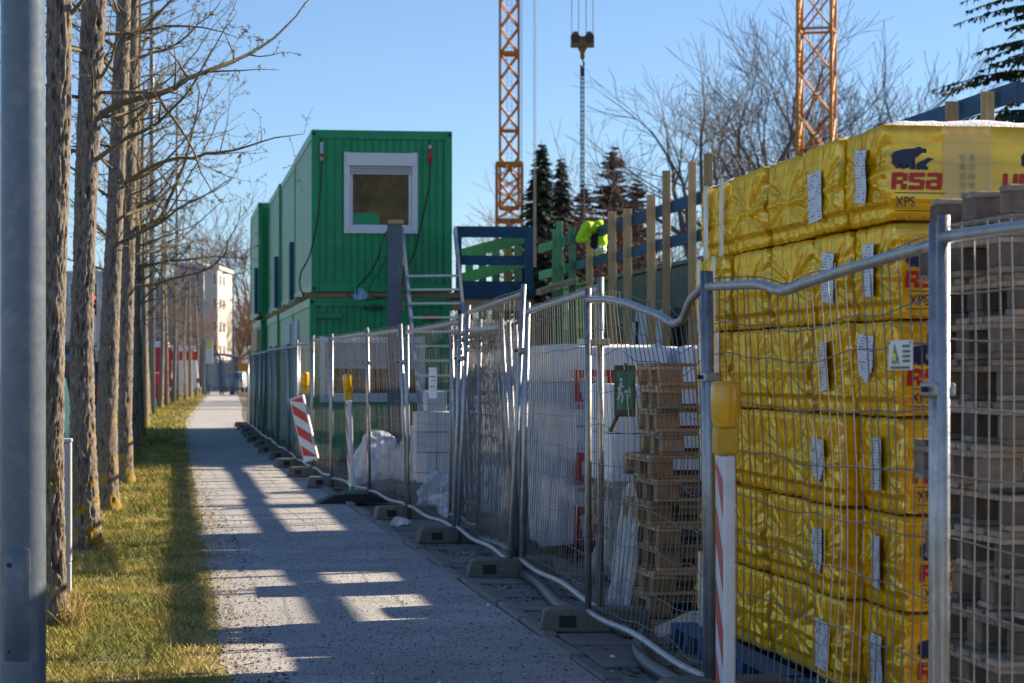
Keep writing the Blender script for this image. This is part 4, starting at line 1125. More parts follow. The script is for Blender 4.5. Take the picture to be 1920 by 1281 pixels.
# ------------------------------------------------------------------ white wrapped board packs
def logo(t, x, z, y, s=1., m='redprint', rz=0):
    mb = MB()
    def r(x0, x1, z0, z1): mb.quad((x+x0*s,y,z+z0*s),(x+x1*s,y,z+z0*s),(x+x1*s,y,z+z1*s),(x+x0*s,y,z+z1*s))
    r(0,.085,0,.265); r(.0851,.15,0,.075); r(.0851,.15,.2,.265); r(.135,.15,.0751,.1999); r(.1501,.32,.215,.265); r(.3201,.40,.0,.265); r(.17,.20,.0,.20); r(.4001,.66,.215,.265)
    mb.build('logo_print', M[m], t)
    lettering('P', .085*s, M['white'], t, (x+.098*s, y-.002, z+.012*s), offset=.002)
    lettering('Rodgi', .06*s, M[m], t, (x-.01*s, y, z-.06*s), width=.17*s)
def white_pack(x0, x1, y0, y1, z0, z1, label, logo_z=None, m='redprint', group='white foil-wrapped board packs', logo_x=.11):
    t = thing('board_pack', label, 'board pack', (x0, y0, z0), R(rnd.uniform(-.6,.6)), group)
    bm = bmesh.new(); bmesh.ops.create_cube(bm, size=1)
    for v in bm.verts: v.co = Vector(((v.co.x+.5)*(x1-x0), (v.co.y+.5)*(y1-y0), (v.co.z+.5)*(z1-z0)))
    bmesh.ops.subdivide_edges(bm, edges=bm.edges, cuts=13, use_grid_fill=True)
    for v in bm.verts:
        q = v.co*3+Vector((x0*9, y0*5, z0*7)); v.co += Vector((.008*noise.noise(q), .008*noise.noise(q+Vector((9,0,0))), .006*noise.noise(q*1.3)))
    me = bpy.data.meshes.new('wrapping'); bm.to_mesh(me); bm.free(); me.materials.append(M['whitepack'])
    me.polygons.foreach_set('use_smooth', [True]*len(me.polygons)); bevel(link('wrapping', me, t), .012)
    if logo_z is not None: logo(t, logo_x, logo_z, -.013, 1., m)
    return t
x0 = 3.22; y0 = 20.05
white_pack(x0, x0+.95, y0, y0+1.95, .14, .42, 'white board pack, lowest of the three with red logos', .02)
white_pack(x0+.01, x0+.96, y0+.01, y0+1.97, .425, 1.095, 'white board pack with red logo, middle of its pile', .19)
tp = white_pack(x0-.01, x0+.945, y0, y0+1.95, 1.10, 1.77, 'white board pack with red logo, topmost under snow', .21)
m = MB(); m.quad((.012,-.013,-.10),(.135,-.013,-.10),(.135,-.013,-.28),(.012,-.013,-.28)); o = m.build('paper_label', M['label'], tp); 
white_pack(x0+.05, x0+1.0, y0+2.15, y0+4.0, .14, .95, 'plain white board pack, lower one behind the red logo pile')
white_pack(x0+.03, x0+.98, y0+2.17, y0+4.02, .955, 1.73, 'plain white board pack, upper one behind the red logo pile')
white_pack(x0+1.05, x0+2.1, y0-.3, y0+1.5, .14, 1.0, 'lower white board pack beside the red logo pile')
white_pack(x0+1.06, x0+2.09, y0-.3, y0+1.5, 1.005, 1.76, 'upper white board pack beside the red logo pile')
for (x, y, l) in ((x0+.02, y0+.05, 'brown wooden pallet under the red logo board pile'), (x0+.08, y0+2.3, 'brown wooden pallet under the plain white packs')):
    pallet(PB, (x-.1, y+.1, 0), 0, l, 'pallets under the white packs')
snow('snow_layer', x0, x0+.93, y0+.02, y0+1.93, 1.765, 'thin snow on the white red-logo board pile', .03)
snow('snow_layer', x0+.05, x0+.97, y0+2.2, y0+3.98, 1.725, 'thin snow on the plain white packs', .03)
snow('snow_layer', x0+1.08, x0+2.07, y0-.28, y0+1.48, 1.755, 'thin snow on white packs beside the logo pile', .03)
def drape(name, pts_top, pts_bot, m, label, cat, rows=26, cols=40, fold=.05, seed=1, kind=None):
    mb = MB()
    for i in range(rows+1):
        v = i/rows
        for j in range(cols+1):
            u = j/cols
            a = Vector([np.interp(u, np.linspace(0,1,len(pts_top)), [p[k] for p in pts_top]) for k in range(3)])
            b = Vector([np.interp(u, np.linspace(0,1,len(pts_bot)), [p[k] for p in pts_bot]) for k in range(3)])
            p = a.lerp(b, v)
            f = fold*(.15+v)*(noise.noise((u*13+seed, v*1.5, 0))+.5*noise.noise((u*29+seed, v*3, 3)))
            p.x += f; p.y -= f*.4
            mb.v.append(tuple(p))
    for i in range(rows):
        for j in range(cols):
            a = i*(cols+1)+j; mb.f.append((a, a+1, a+cols+2, a+cols+1)); mb.mi.append(0)
    o = mb.build(name, m, smooth=True); tag(o, label, cat, kind=kind); return o
drape('plastic_foil', [(3.17,24.1,1.77),(3.16,20.6,1.79),(3.16,19.98,1.79),(3.34,19.98,1.79)], [(3.08,24.3,.2),(3.02,20.8,.16),(3.06,19.9,.10),(3.36,19.93,.12)], M['milkfoil'], 'clear plastic foil hanging over the side of the white packs', 'plastic foil', fold=.045)
# the small pile on brown pallets with pink print
for i in range(5):
    pallet(PB, (3.24+rnd.uniform(-.02,.02), 17.6+rnd.uniform(-.03,.03), .01+i*.1455), R(rnd.uniform(-2,2)), 'brown wooden pallet, %s from the ground under the small white pack' % NTH[i+1], 'brown pallets under the small white pack')
sp = white_pack(3.21, 3.98, 17.55, 18.4, .745, 1.10, 'small white pack with pink print on brown pallets', None)
white_pack(3.21, 3.99, 17.57, 18.4, 1.105, 1.47, 'plain small white pack on top of the pink printed one')
lg = MB()
for (a0, b0, a1, b1) in ((0,0,.16,.05),(0,.2,.16,.25),(0,.0501,.05,.1999),(.11,.0501,.16,.12)):
    lg.quad((a0,0,b0),(a1,0,b0),(a1,0,b1),(a0,0,b1))
o = lg.build('logo_print', M['pinkprint'], sp, loc=(.29,-.014,.04)); o.rotation_euler = (0, R(-14), 0)
drape('plastic_foil', [(3.3,18.0,.80),(3.18,17.5,.82),(3.5,17.46,.86)], [(3.14,18.0,.05),(3.15,17.4,.05),(3.45,17.36,.3)], M['foil'], 'crumpled clear foil hanging over the brown pallets', 'plastic foil', fold=.07, seed=5)
drape('plastic_foil', [(3.0,15.9,.8),(2.98,15.5,.85),(2.99,15.25,.7)], [(2.88,15.8,.05),(2.87,15.5,.03),(2.9,15.2,.04)], M['foil'], 'torn clear foil beside the tall brown pallet stack', 'plastic foil', fold=.06, seed=8)

# ------------------------------------------------------------------ white sand-lime blocks and rubble behind the fence
bx_, by_ = 2.86, 28.3
bb = MB(); bb.box(0,.245,0,.24,0,.232); bme = bb.mesh('building_block', M['whiteblock'])
for l in range(4):
    for i in range(2):
        for j in range(2):
            o = link('building_block', bme, None, (bx_+i*.25+rnd.uniform(-.004,.004), by_+j*.25, .13+l*.24), (0,0,R(rnd.uniform(-1,1)))); bevel(o, .006)
            tag(o, 'white building block in the %s layer of the neat pile behind fence' % NTH[l+1], 'building block', 'piled white building blocks')
for (x, y, z, r, l) in ((.12,.0,1.092,4,'white building block lying alone on top of the pile'),(.50,.02,.85,-6,'white building block set beside the pile top'),(.50,.02,.61,3,'white building block below the offset one'),(.5,.02,.37,-2,'white building block at mid height of the side column'),(.5,.02,.13,2,'white building block at the foot of the side column')):
    o = link('building_block', bme, None, (bx_+x, by_+y, z), (0,0,R(r))); bevel(o, .006); tag(o, l, 'building block', 'piled white building blocks')
pallet(PB, (bx_-.1, by_-.1, 0), 0, 'brown wooden pallet under the white building blocks', 'pallets under the blocks', drop=())
def lump(name, p, s, m, label, cat, seed, group=None, sub=3, amp=.45):
    bm = bmesh.new(); bmesh.ops.create_icosphere(bm, subdivisions=sub, radius=1)
    for v in bm.verts:
        n = noise.noise(v.co*1.3+Vector((seed*3.7,0,0)))+.5*noise.noise(v.co*3.1+Vector((0,seed,0)))+.3*noise.noise(v.co*7+Vector((0,0,seed)))
        v.co *= 1+amp*n; v.co = Vector((v.co.x*s[0], v.co.y*s[1], max(-.55, v.co.z)*s[2]))
    me = bpy.data.meshes.new(name); bm.to_mesh(me); bm.free(); me.materials.append(m)
    o = link(name, me, None, (p[0], p[1], s[2]*.55+p[2])); tag(o, label, cat, group); return o
g = W(715, 700, 31.5)
lump('foil_bundle', (g.x-.05, g.y, 0), (.33,.5,.50), M['milkfoil'], 'low bundle wrapped in milky foil beside the green container', 'foil bundle', 1, None, 4, .22)
lump('foil_bundle', (g.x+.42, g.y-.2, 0), (.32,.45,.52), M['milkfoil'], 'rounded milky foil bundle next to the white blocks', 'foil bundle', 2, None, 4, .2)
for i, (px, py, s, l) in enumerate([(815,975,(.22,.16,.17),'crumpled white foil lump below the white plate panel'),(905,950,(.26,.3,.3),'tall crumpled white foil heap behind spare panels'),(860,960,(.2,.2,.16),'small crumpled white foil heap behind the fence'),(940,965,(.2,.25,.33),'crumpled foil heap leaning on the white packs'),(800,950,(.22,.15,.24),'creased white foil beside the block pallet')]):
    g = G(px, py); lump('crumpled_foil', (g.x+.15, g.y, 0), s, M['whitepack'] if i in (0,) else M['milkfoil'], l, 'plastic foil', 30+i, None, 4, .55)
g = G(750,990); lump('foam_chunk', (g.x+.0, g.y, 0), (.10,.09,.07), M['whiteblock'], 'small broken white chunk on slabs before the fence', 'chunk', 61, None, 2, .5)
for i, (px, py, s) in enumerate([(690,930,(.3,.25,.14)),(720,920,(.25,.25,.18)),(745,945,(.28,.3,.2)),(770,940,(.2,.2,.14)),(665,925,(.2,.2,.1))]):
    g = G(px, py); lump('rubble_stone', (g.x+.28, g.y, 0), s, M['concrete'], 'grey broken concrete lump between fence and blocks', 'rubble', 40+i, 'concrete rubble behind the fence', 2, .5)

# ------------------------------------------------------------------ hose, straps and small things on the ground
hz = [G(918,1030), G(935,1066), G(955,1088), G(985,1108), G(1020,1150), G(1062,1165), G(1110,1185), G(1150,1205)]
hz = [Vector((v.x+.1, v.y, .05)) for v in hz]
hz2 = [Vector((v.x+.1, v.y, .055)) for v in (G(1178,1205), G(1165,1235), G(1178,1262), G(1215,1290), G(1290,1330), G(1400,1380))]
def smooth_pts(p, n=10):
    out = []
    for i in range(len(p)-1):
        a = p[max(0,i-1)]; b = p[i]; c = p[i+1]; d = p[min(len(p)-1,i+2)]
        for k in range(n):
            t_ = k/n
            out.append(.5*((2*b)+(c-a)*t_+(2*a-5*b+4*c-d)*t_*t_+(3*b-a-3*c+d)*t_**3))
    return out+[p[-1]]
for pts, l in ((hz, 'thick dark grey hose winding between concrete feet'), (hz2, 'thick dark hose end curling under the kinked panel')):
    m = MB(); m.tube(smooth_pts(pts), .042, 14); tag(m.build('hose', M['hose'], smooth=True), l, 'hose')
def strap(px, l):
    pts = [Vector((v.x, v.y, .03+.02*math.sin(i*2.1))) for i, v in enumerate([G(*q) for q in px])]
    m = MB(); sp_ = smooth_pts(pts, 6)
    for a, b in zip(sp_[:-1], sp_[1:]): m.beam(a, b, .016, .002)
    tag(m.build('green_strap', M['greentape']), l, 'strap')
strap([(862,1066),(885,1078),(912,1080),(934,1083)], 'loose green packing strap on slabs by the fence')
strap([(866,1064),(890,1048),(915,1040)], 'green packing strap curled behind the fence foot')
strap([(1030,1085),(1060,1065),(1085,1045)], 'green packing strap under the white board packs')
p = G(1238,1196)
m = MB(); m.prism([(-.20,-.055),(.10,-.075),(.20,.03),(.12,.07),(-.16,.045)], lambda u, v, tt: (u, v, tt), 0, .045)
o = m.build('foam_offcut', M['foam'], loc=(p.x+.12, p.y, .05)); o.rotation_euler = (R(25), R(-14), R(24)); bevel(o, .004); tag(o, 'cream foam offcut lying against the blue pallet', 'foam offcut')
for i, (px, py) in enumerate([(1022,1152),(1150,1238),(916,1140),(1035,1168)]):
    g = G(px, py); o = lump('foam_chunk', (g.x, g.y, .01), (.02,.016,.014), M['crumb'], 'tiny white foam chunk on the slabs by the hose', 'chunk', 70+i, 'tiny foam chunks by the hose', 1, .4)
m = MB(); m.box(0,1.4,-.07,.07,0,.03); o = m.build('blue_board', M['bluepal'], loc=(G(1180,1140).x+.05, G(1180,1140).y, .02)); o.rotation_euler.z = R(-58); tag(o, 'blue painted board lying beside the brown pallet stack', 'board')

# ------------------------------------------------------------------ green site containers
def corr(mb, x0, x1, z0, z1, y, pitch=.115, dep=.014, m=0):
    """vertical ribs facing -y"""
    x = x0; n = max(1, int((x1-x0)/pitch)); pitch = (x1-x0)/n
    for i in range(n):
        a = x0+i*pitch; pr = [(a, y), (a+pitch*.7, y), (a+pitch*.78, y+dep), (a+pitch*.92, y+dep), (a+pitch, y)]
        for (u0, v0), (u1, v1) in zip(pr[:-1], pr[1:]): mb.quad((u0,v0,z0),(u1,v1,z0),(u1,v1,z1),(u0,v0,z1),m)
def corr_side(mb, y0, y1, z0, z1, x, pitch=.23, dep=.018):
    n = int((y1-y0)/pitch); pitch = (y1-y0)/n
    for i in range(n):
        a = y0+i*pitch; pr = [(a, x), (a+pitch*.75, x), (a+pitch*.8, x+dep), (a+pitch*.95, x+dep), (a+pitch, x)]
        for (u0, v0), (u1, v1) in zip(pr[:-1], pr[1:]): mb.quad((v1,u1,z0),(v0,u0,z0),(v0,u0,z1),(v1,u1,z1))
CW, CL, CH = 2.46, 6.02, 2.82
def container(x, y, z, label, W_=CW, H=CH, front=True, hole=None, group='green site containers'):
    t = thing('site_container', label, 'container', (x, y, z), 0, group)
    pw = .13
    for (a, b) in ((0,0),(W_-pw,0),(0,CL-pw),(W_-pw,CL-pw)):
        m = MB(); m.box(a, a+pw, b, b+pw, .0, H); bevel(m.build('corner_post', M['green'], t), .008)
    for zz, hh in ((0,.15),(H-.16,.16)):
        n = 'bottom_rail' if zz == 0 else 'top_rail'
        m = MB(); m.box(pw+.001, W_-pw-.001, .004, .12, zz+.002, zz+hh-.002); bevel(m.build(n, M['green'], t), .006)
        m = MB(); m.box(pw+.001, W_-pw-.001, CL-.12, CL-.004, zz+.002, zz+hh-.002); m.build(n, M['green'], t)
        m = MB(); m.box(.004, .12, pw+.001, CL-pw-.001, zz+.002, zz+hh-.002); bevel(m.build(n, M['greensheen'], t), .006)
        m = MB(); m.box(W_-.12, W_-.004, pw+.001, CL-pw-.001, zz+.002, zz+hh-.002); m.build(n, M['greensheen'], t)
    m = MB()
    if hole is None: corr(m, pw, W_-pw, .15, H-.16, .03)
    else:
        hx0, hx1, hz0, hz1 = hole
        corr(m, pw, hx0, .15, H-.16, .03); corr(m, hx1, W_-pw, .15, H-.16, .03)
        if hz0 > .2: corr(m, hx0, hx1, .15, hz0, .03)
        corr(m, hx0, hx1, hz1, H-.16, .03)
    m.build('front_wall', M['green'], t)
    m = MB(); corr_side(m, pw, CL-pw, .15, H-.16, .02); m.build('side_wall', M['greensheen'], t)
    m = MB(); m.quad((W_-.02,pw,.15),(W_-.02,CL-pw,.15),(W_-.02,CL-pw,H-.16),(W_-.02,pw,H-.16)); m.build('side_wall', M['greensheen'], t)
    m = MB(); m.quad((pw,CL-.03,.15),(pw,CL-.03,H-.16),(W_-pw,CL-.03,H-.16),(W_-pw,CL-.03,.15)); m.build('rear_wall', M['green'], t)
    m = MB(); m.box(.05,W_-.05,.05,CL-.05,H-.05,H-.02); m.build('roof', M['green'], t)
    for a in (.02, W_-.07):
        for zz in (H-.1, .03):
            m = MB(); m.box(a, a+.05, -.004, .003, zz, zz+.06); m.build('corner_hole', M['black'], t)
    return t
def window(t, x0, x1, z0, z1, shutter=.0, box=.24):
    fr = MB(); f = .10; y0, y1 = -.045, .03
    fr.box(x0, x0+f, y0, y1, z0, z1); fr.box(x1-f, x1, y0, y1, z0, z1); fr.box(x0+f+.001, x1-f-.001, y0, y1, z0, z0+f)
    w = fr.build('window', M['whitepvc'], t)
    bevel(w, .006)
    m = MB(); m.box(x0+.03, x1-.03, y0-.03, y1-.001, z1-box, z1-.015); bevel(m.build('shutter_box', M['whitepvc'], w), .008)
    zz = z1-box; k = 0
    while zz > z1-box-shutter:
        m = MB(); m.box(x0+f+.002, x1-f-.002, -.012, .002, zz-.048, zz-.003); bevel(m.build('slat', M['shutter'], w), .006); zz -= .05
    m = MB(); i0 = f+.0; s_ = .055
    zt_ = z1-box-.004
    m.box(x0+i0+.002, x0+i0+s_, .012, .05, z0+f+.002, zt_); m.box(x1-i0-s_, x1-i0-.002, .012, .05, z0+f+.002, zt_); m.box(x0+i0+s_+.001, x1-i0-s_-.001, .012, .05, z0+f+.002, z0+f+s_)
    bevel(m.build('sash', M['whitepvc'], w), .004)
    m = MB(); m.quad((x0+i0+s_,.035,z0+f+s_),(x1-i0-s_,.035,z0+f+s_),(x1-i0-s_,.035,zt_),(x0+i0+s_,.035,zt_)); m.build('pane', M['pane'], w)
    return w
c0 = W(584, 695, 42.0)
X0, Y0 = c0.x, c0.y
ZU = 2.94
sx = lambda px: (px-584)/108.0                 # front-face pixels to metres
zz_ = lambda py: 1.57-(py-695)/108.0
wx0, wx1, wz0, wz1 = sx(645), sx(784), zz_(437)-ZU, zz_(284)-ZU
T1 = container(X0, Y0, ZU, 'upper green container with white-framed roller shutter window', hole=(wx0+.02, wx1-.02, wz0+.02, wz1-.02))
w = window(T1, wx0, wx1, wz0, wz1, shutter=.14)
m = MB()
for i in range(11): m.box(wx0+.165, wx0+.62, .0355, .0375, wz0+.42+i*.05, wz0+.46+i*.05)
m.build('reflection_slats', M['reflection_slats'], w)
m = MB(); m.box(wx0+.165, wx0+.62, .0295, .0342, wz0+.16, wz0+.36); m.build('green_reflection_strip', M['green'], w)  # green strip coloured in as the low part of the pane's reflection
def plug(t, x, z, col, label=None):
    m = MB(); m.tube([(x,-.04,z-.12),(x,-.04,z+.14)], [.035,.03], 10); m.build('plug_body', M['palepanel'] if col == 'w' else M['redplug'], t, smooth=True)
    m = MB(); m.tube([(x,-.04,z+.14),(x,-.04,z+.20)], .03, 10); m.build('plug_cap', M['palepanel'], t)
    m = MB(); m.tube([(x,-.04,z-.02),(x,-.08,z-.04)], .035, 8); m.build('plug_ring', M['redplug'], t)
    m = MB(); m.tube([(x,.03,z+.21),(x,-.04,z+.28),(x,-.04,z+.2)], .008, 6); m.build('hook', M['darksteel'], t)
M['redplug'] = mat('red_plug', (.55,.03,.03), .4, 0, .1, 10)
plug(T1, sx(603), zz_(288)-ZU, 'w'); plug(T1, sx(807), zz_(291)-ZU, 'r')
def cable_px(px, label, z=41.85, r=.014):
    pts = smooth_pts([W(x, y, z) for x, y in px], 8); m = MB(); m.tube(pts, r, 7)
    tag(m.build('power_cable', M['cable'], smooth=True), label, 'cable')
cable_px([(603,303),(601,350),(594,420),(580,480),(565,510),(562,535),(570,556)], 'black cable hanging from the white plug on upper container')
cable_px([(807,308),(804,350),(792,410),(778,470),(764,500),(752,520)], 'black cable hanging from the red plug on upper container', 42.1)
cable_px([(735,425),(722,440),(712,475),(695,510),(672,536),(668,552)], 'black cable looping from steel column down to blue bag', 41.2)
cable_px([(735,430),(728,470),(715,505),(694,536),(700,556),(745,556)], 'second thin cable below the container window', 41.3, .008)
cable_px([(650,552),(668,560),(700,562),(740,554)], 'black cable lying along the timber beam', 41.3, .01)
lump('blue_bag', (W(674,548,41.3).x, W(674,548,41.3).y, 2.78), (.11,.08,.12), mat('pale_blue_plastic', (.25,.55,.75), .3, 0, .4, 12), 'crumpled pale blue plastic bag on timber beam', 'plastic bag', 81, None, 3, .5)
T2 = container(X0+.02, Y0+6.18, ZU, 'second upper green container behind the windowed one')
T3 = container(X0-.02, Y0+12.32, ZU, 'third upper green container behind the windowed one')
T4 = container(X0-.26, Y0+18.5, ZU, 'farthest upper green container set out toward the path')
# lower level
L1 = container(X0-.03, Y0+.05, 0.02, 'lower green container numbered 448B with wide window', hole=(sx(605), sx(800), 1.02, 2.13))
window(L1, sx(603), sx(802), 1.0, 2.15, shutter=.42, box=.12)
lettering('448B', .17, M['blackprint'], L1, (sx(683), -.004, zz_(583)-.02), width=.36)
m = MB(); m.box(sx(598), sx(645), -.05, .0, 2.46, 2.55); bevel(m.build('drip_box', M['green'], L1), .01)
m = MB(); m.box(sx(795), sx(825), -.03, .0, 2.44, 2.53); m.build('red_lamp', M['redplug'], L1)
L2 = container(X0-.02, Y0+6.2, 0.02, 'second lower green container beside the fence')
L3 = container(X0-.06, Y0+12.35, 0.02, 'third lower green container beside the fence')
L4 = container(X0-.2, Y0+18.5, 0.02, 'farthest lower green container beside the fence')
for T_, a0, a1 in ((L2, 1.0, 3.2), (L1, 3.9, 5.4)):
    m = MB(); m.box(-.012,.015,a0,a1,.3,2.5); m.build('pale_side_panel', M['palepanel'], T_)
for T_, a0 in ((T2, .2), (T3, .3), (T4, .2)):
    m = MB(); m.box(-.08,.01,a0,a0+.5,.05,1.2); m.build('blue_side_board', M['bluewood'], T_)
m = MB(); m.box(-.06,.01,1,5,.05,2.6); m.build('timber_side_board', M['wood'], L4)
for i in range(9):
    m = MB(); m.box(-.15,2.6,-.07,.07,.0,.085); o = m.build('timber_bearer', M['wood'], loc=(X0, Y0+.12+i*2.6, 2.846)); tag(o, 'timber bearer between the lower and upper containers', 'timber', 'timber bearers between containers')
# steel column, stair and blue landing
m = MB(); a = W(740, 560, 41.0)
t = thing('steel_column', 'blue grey steel column before the container window', 'column', (a.x, a.y, 0))
m.box(-.12,.12,-.1,.1,0,4.05); m.build('shaft', M['bluesteel'], t)
m = MB(); m.box(-.10,.14,-.13,.13,4.055,4.12); m.build('timber_cap', M['wood'], t)
for zz in (3.35,3.0,2.6):
    m = MB(); m.box(.122,.16,-.05,.05,zz,zz+.14); m.build('timber_cleat', M['wood'], t)
t = thing('access_stair', 'steep aluminium stair rising to the blue landing', 'stair', (0,0,0))
for (pa, pb) in (((754,432),(776,655)), ((853,430),(875,655))):
    A = W(*pa, 41.9); B = W(*pb, 39.6)
    D = B+(B-A)*.93
    m = MB(); m.beam(A, D, .05, .13, up=(0,-1,.3)); m.build('stringer', M['alu'], t)
A0, B0 = W(754,432,41.9), W(776,655,39.6); A1, B1 = W(853,430,41.9), W(875,655,39.6)
for i in range(13):
    s_ = .40+i*.115
    if s_ > 1.85: break
    a = A0+(B0-A0)*s_; b = A1+(B1-A1)*s_
    m = MB(); m.beam(a+(b-a)*.03, b-(b-a)*.03, .22, .035); m.build('tread', M['alu'], t)
def boardwall(name, label, cat, items, mat_, thick=.04):
    pass
t = thing('landing_platform', 'dark blue timber landing with railings beside the upper container', 'landing', (0,0,0))
ZL = 42.6
def wp(px, py, z=ZL): return W(px, py, z)
def brd(name, px0, py0, px1, py1, z, m_, parent, th=.04):
    a = W(px0, py1, z); b = W(px1, py0, z)
    mb = MB(); mb.box(a.x, b.x, a.y, a.y+th, a.z, b.z); return mb.build(name, M[m_], parent)
brd('rail', 858, 424, 1000, 445, ZL, 'bluewood', t); brd('rail', 862, 479, 996, 497, ZL, 'bluewood', t); brd('rail', 862, 527, 996, 546, ZL, 'bluewood', t)
brd('post', 855, 424, 866, 560, ZL-.05, 'bluewood', t); brd('post', 984, 428, 1000, 545, ZL-.05, 'bluewood', t)
a = W(855, 560, ZL); b = W(1002, 548, ZL)
mb = MB(); mb.box(a.x-.05, b.x, a.y-.1, a.y+1.5, a.z, b.z); mb.build('deck', M['bluewood'], t)
mb = MB(); mb.box(a.x-.05, b.x+.25, a.y-.12, a.y+.0-.101, a.z+.05, b.z+.04); mb.build('snowy_edge_board', M['bluewood'], t)
for dx in (.05, 1.3): 
    mb = MB(); mb.box(a.x+dx, a.x+dx+.12, a.y+.1, a.y+.22, 0, a.z-.002); mb.build('support', M['wood'], t)
brd('crossbeam', 790, 562, 1000, 582, ZL-.2, 'wood', t, .12)
t = thing('green_railing', 'green timber railing sloping up behind the blue landing', 'railing', (0,0,0))
for (pa, pb, hh) in (((862,478),(985,445),.2),((862,524),(985,490),.2)):
    A = W(*pa, 44.3); B = W(*pb, 44.0); mb = MB(); mb.beam(A, B, .04, hh); mb.build('rail', M['woodgreen'], t)
for px in (880,905,930,952,972):
    A = W(px, 460 if px > 900 else 475, 44.4); mb = MB(); mb.box(A.x-.07, A.x+.07, A.y, A.y+.06, 2.5, A.z); mb.build('post', M['woodgreen' if px not in (952,) else 'wood'], t)

# ------------------------------------------------------------------ guard railing of the excavation
XG = 7.2
posts = [(1039,430,13,'woodgreen'),(1052,415,12,'woodgreen'),(1070,427,13,'woodgreen'),(1105,432,13,'wood'),(1151,397,15,'wood'),(1177,392,16,'wood'),(1223,365,17,'wood'),(1250,320,16,'wood'),(1300,303,15,'wood'),(1331,288,17,'wood'),(1366,345,16,'wood'),(1400,330,18,'wood'),(1440,322,17,'wood'),(1480,300,20,'wood'),(1525,300,18,'wood'),(1570,275,20,'wood'),(1622,262,18,'wood'),(1680,240,22,'wood'),(1735,235,20,'wood'),(1791,190,24,'wood'),(1855,172,25,'wood'),(1960,140,26,'wood')]
for i, (px, py, wpx, mm) in enumerate(posts):
    a = WX(px, py, XG-.09); z = zc(a); w_ = wpx/FPX*z
    mb = MB(); mb.box(-w_/2, w_/2, -.03, .03, 0, a.z)
    o = mb.build('timber_post', M[mm], loc=(a.x, a.y, 0)); bevel(o, .006)
    o.rotation_euler = (R(rnd.uniform(-.4,.4)), R(rnd.uniform(-.6,.6)), R(-10+rnd.uniform(-5,5)))
    lab = 'green-tinted upright plank' if mm == 'woodgreen' else 'raw upright timber plank'
    wh = ['nearest the blue landing','second beyond the blue landing','third beyond the blue landing','under the hanging neon jacket','next along from the neon jacket','second along from the neon jacket','third along from the jacket, in guard railing','fourth along from the jacket, in guard railing','fifth along from the jacket, in guard railing','close to the yellow stack, tallest of the row'] + ['behind the yellow packs']*9 + ['poking above snowy yellow packs, next to the end one','poking above snowy yellow packs, beside the drooping spruce'] + ['behind the grey pallets']
    wd = wh[i].replace('nearest','first beyond')
    tag(o, lab+' '+wd, 'post', 'guard railing planks' if i >= 10 else None)
def rail_line(z, h, label0, y0=20.0, y1=46.5):
    y = y0; k = 0
    while y < y1:
        L = 3.9
        mb = MB(); mb.box(-.02,.02,0,L-.02,-h/2,h/2)
        o = mb.build('guard_rail_board', M['bluewood'], loc=(XG+.0+rnd.uniform(-.01,.01), y, z+rnd.uniform(-.02,.02))); o.rotation_euler = (R(rnd.uniform(-.25,.25)), 0, R(rnd.uniform(-.2,.2)))
        tag(o, label0+', %s length from the grey pallets' % NTH[k+1], 'rail board', label0)
        y += L; k += 1
rail_line(3.95, .17, 'blue painted upper rail board of the guard railing', 16)
rail_line(3.44, .16, 'blue painted middle rail board of the guard railing', 16)
t = thing('steel_sheet_wall', 'grey-green ribbed steel sheet wall behind the timber planks', 'wall', (0,0,0))
mb = MB(); corr_side(mb, 14, 47, 2.5, 3.10, XG+.25, .16, .05); mb.build('ribbed_sheet', M['ribbed'], t)
mb = MB(); mb.box(XG+.3, XG+.42, 14, 47, 2.35, 3.13); mb.build('sheet_frame', M['ribbed'], t)
mb = MB(); mb.box(XG+.22, XG+.34, 14, 47, 3.132, 3.19); mb.build('top_channel', M['ribbed'], t)
t = thing('formwork_wall', 'dark formwork wall standing in for the shaded interior below the steel sheets', 'wall', (0,0,0))
y = 14.0
while y < 47:
    mb = MB(); mb.box(XG+.35, XG+.47, y, y+.98, .0, 2.345); mb.build('panel', M['formwork'], t)
    y += 1.0
for i, (px, py) in enumerate([(1205,615),(1240,618),(1190,640)]):
    a = WX(px, py, XG+.1); mb = MB(); mb.box(-.03,.03,-.45,.45,-.6,.3); o = mb.build('pale_board', M['palepanel'], loc=(a.x, a.y, a.z)); tag(o, 'pale board leaning on the dark formwork wall', 'board', 'pale boards at the formwork')
a = WX(1040, 540, XG-.3); b = WX(960, 560, XG-1.0)
mb = MB(); mb.beam(W(1080,525,43.5), W(1010,548,42.4), .1, .1); tag(mb.build('timber_brace', M['wood']), 'sloping timber brace beside the blue landing', 'timber')
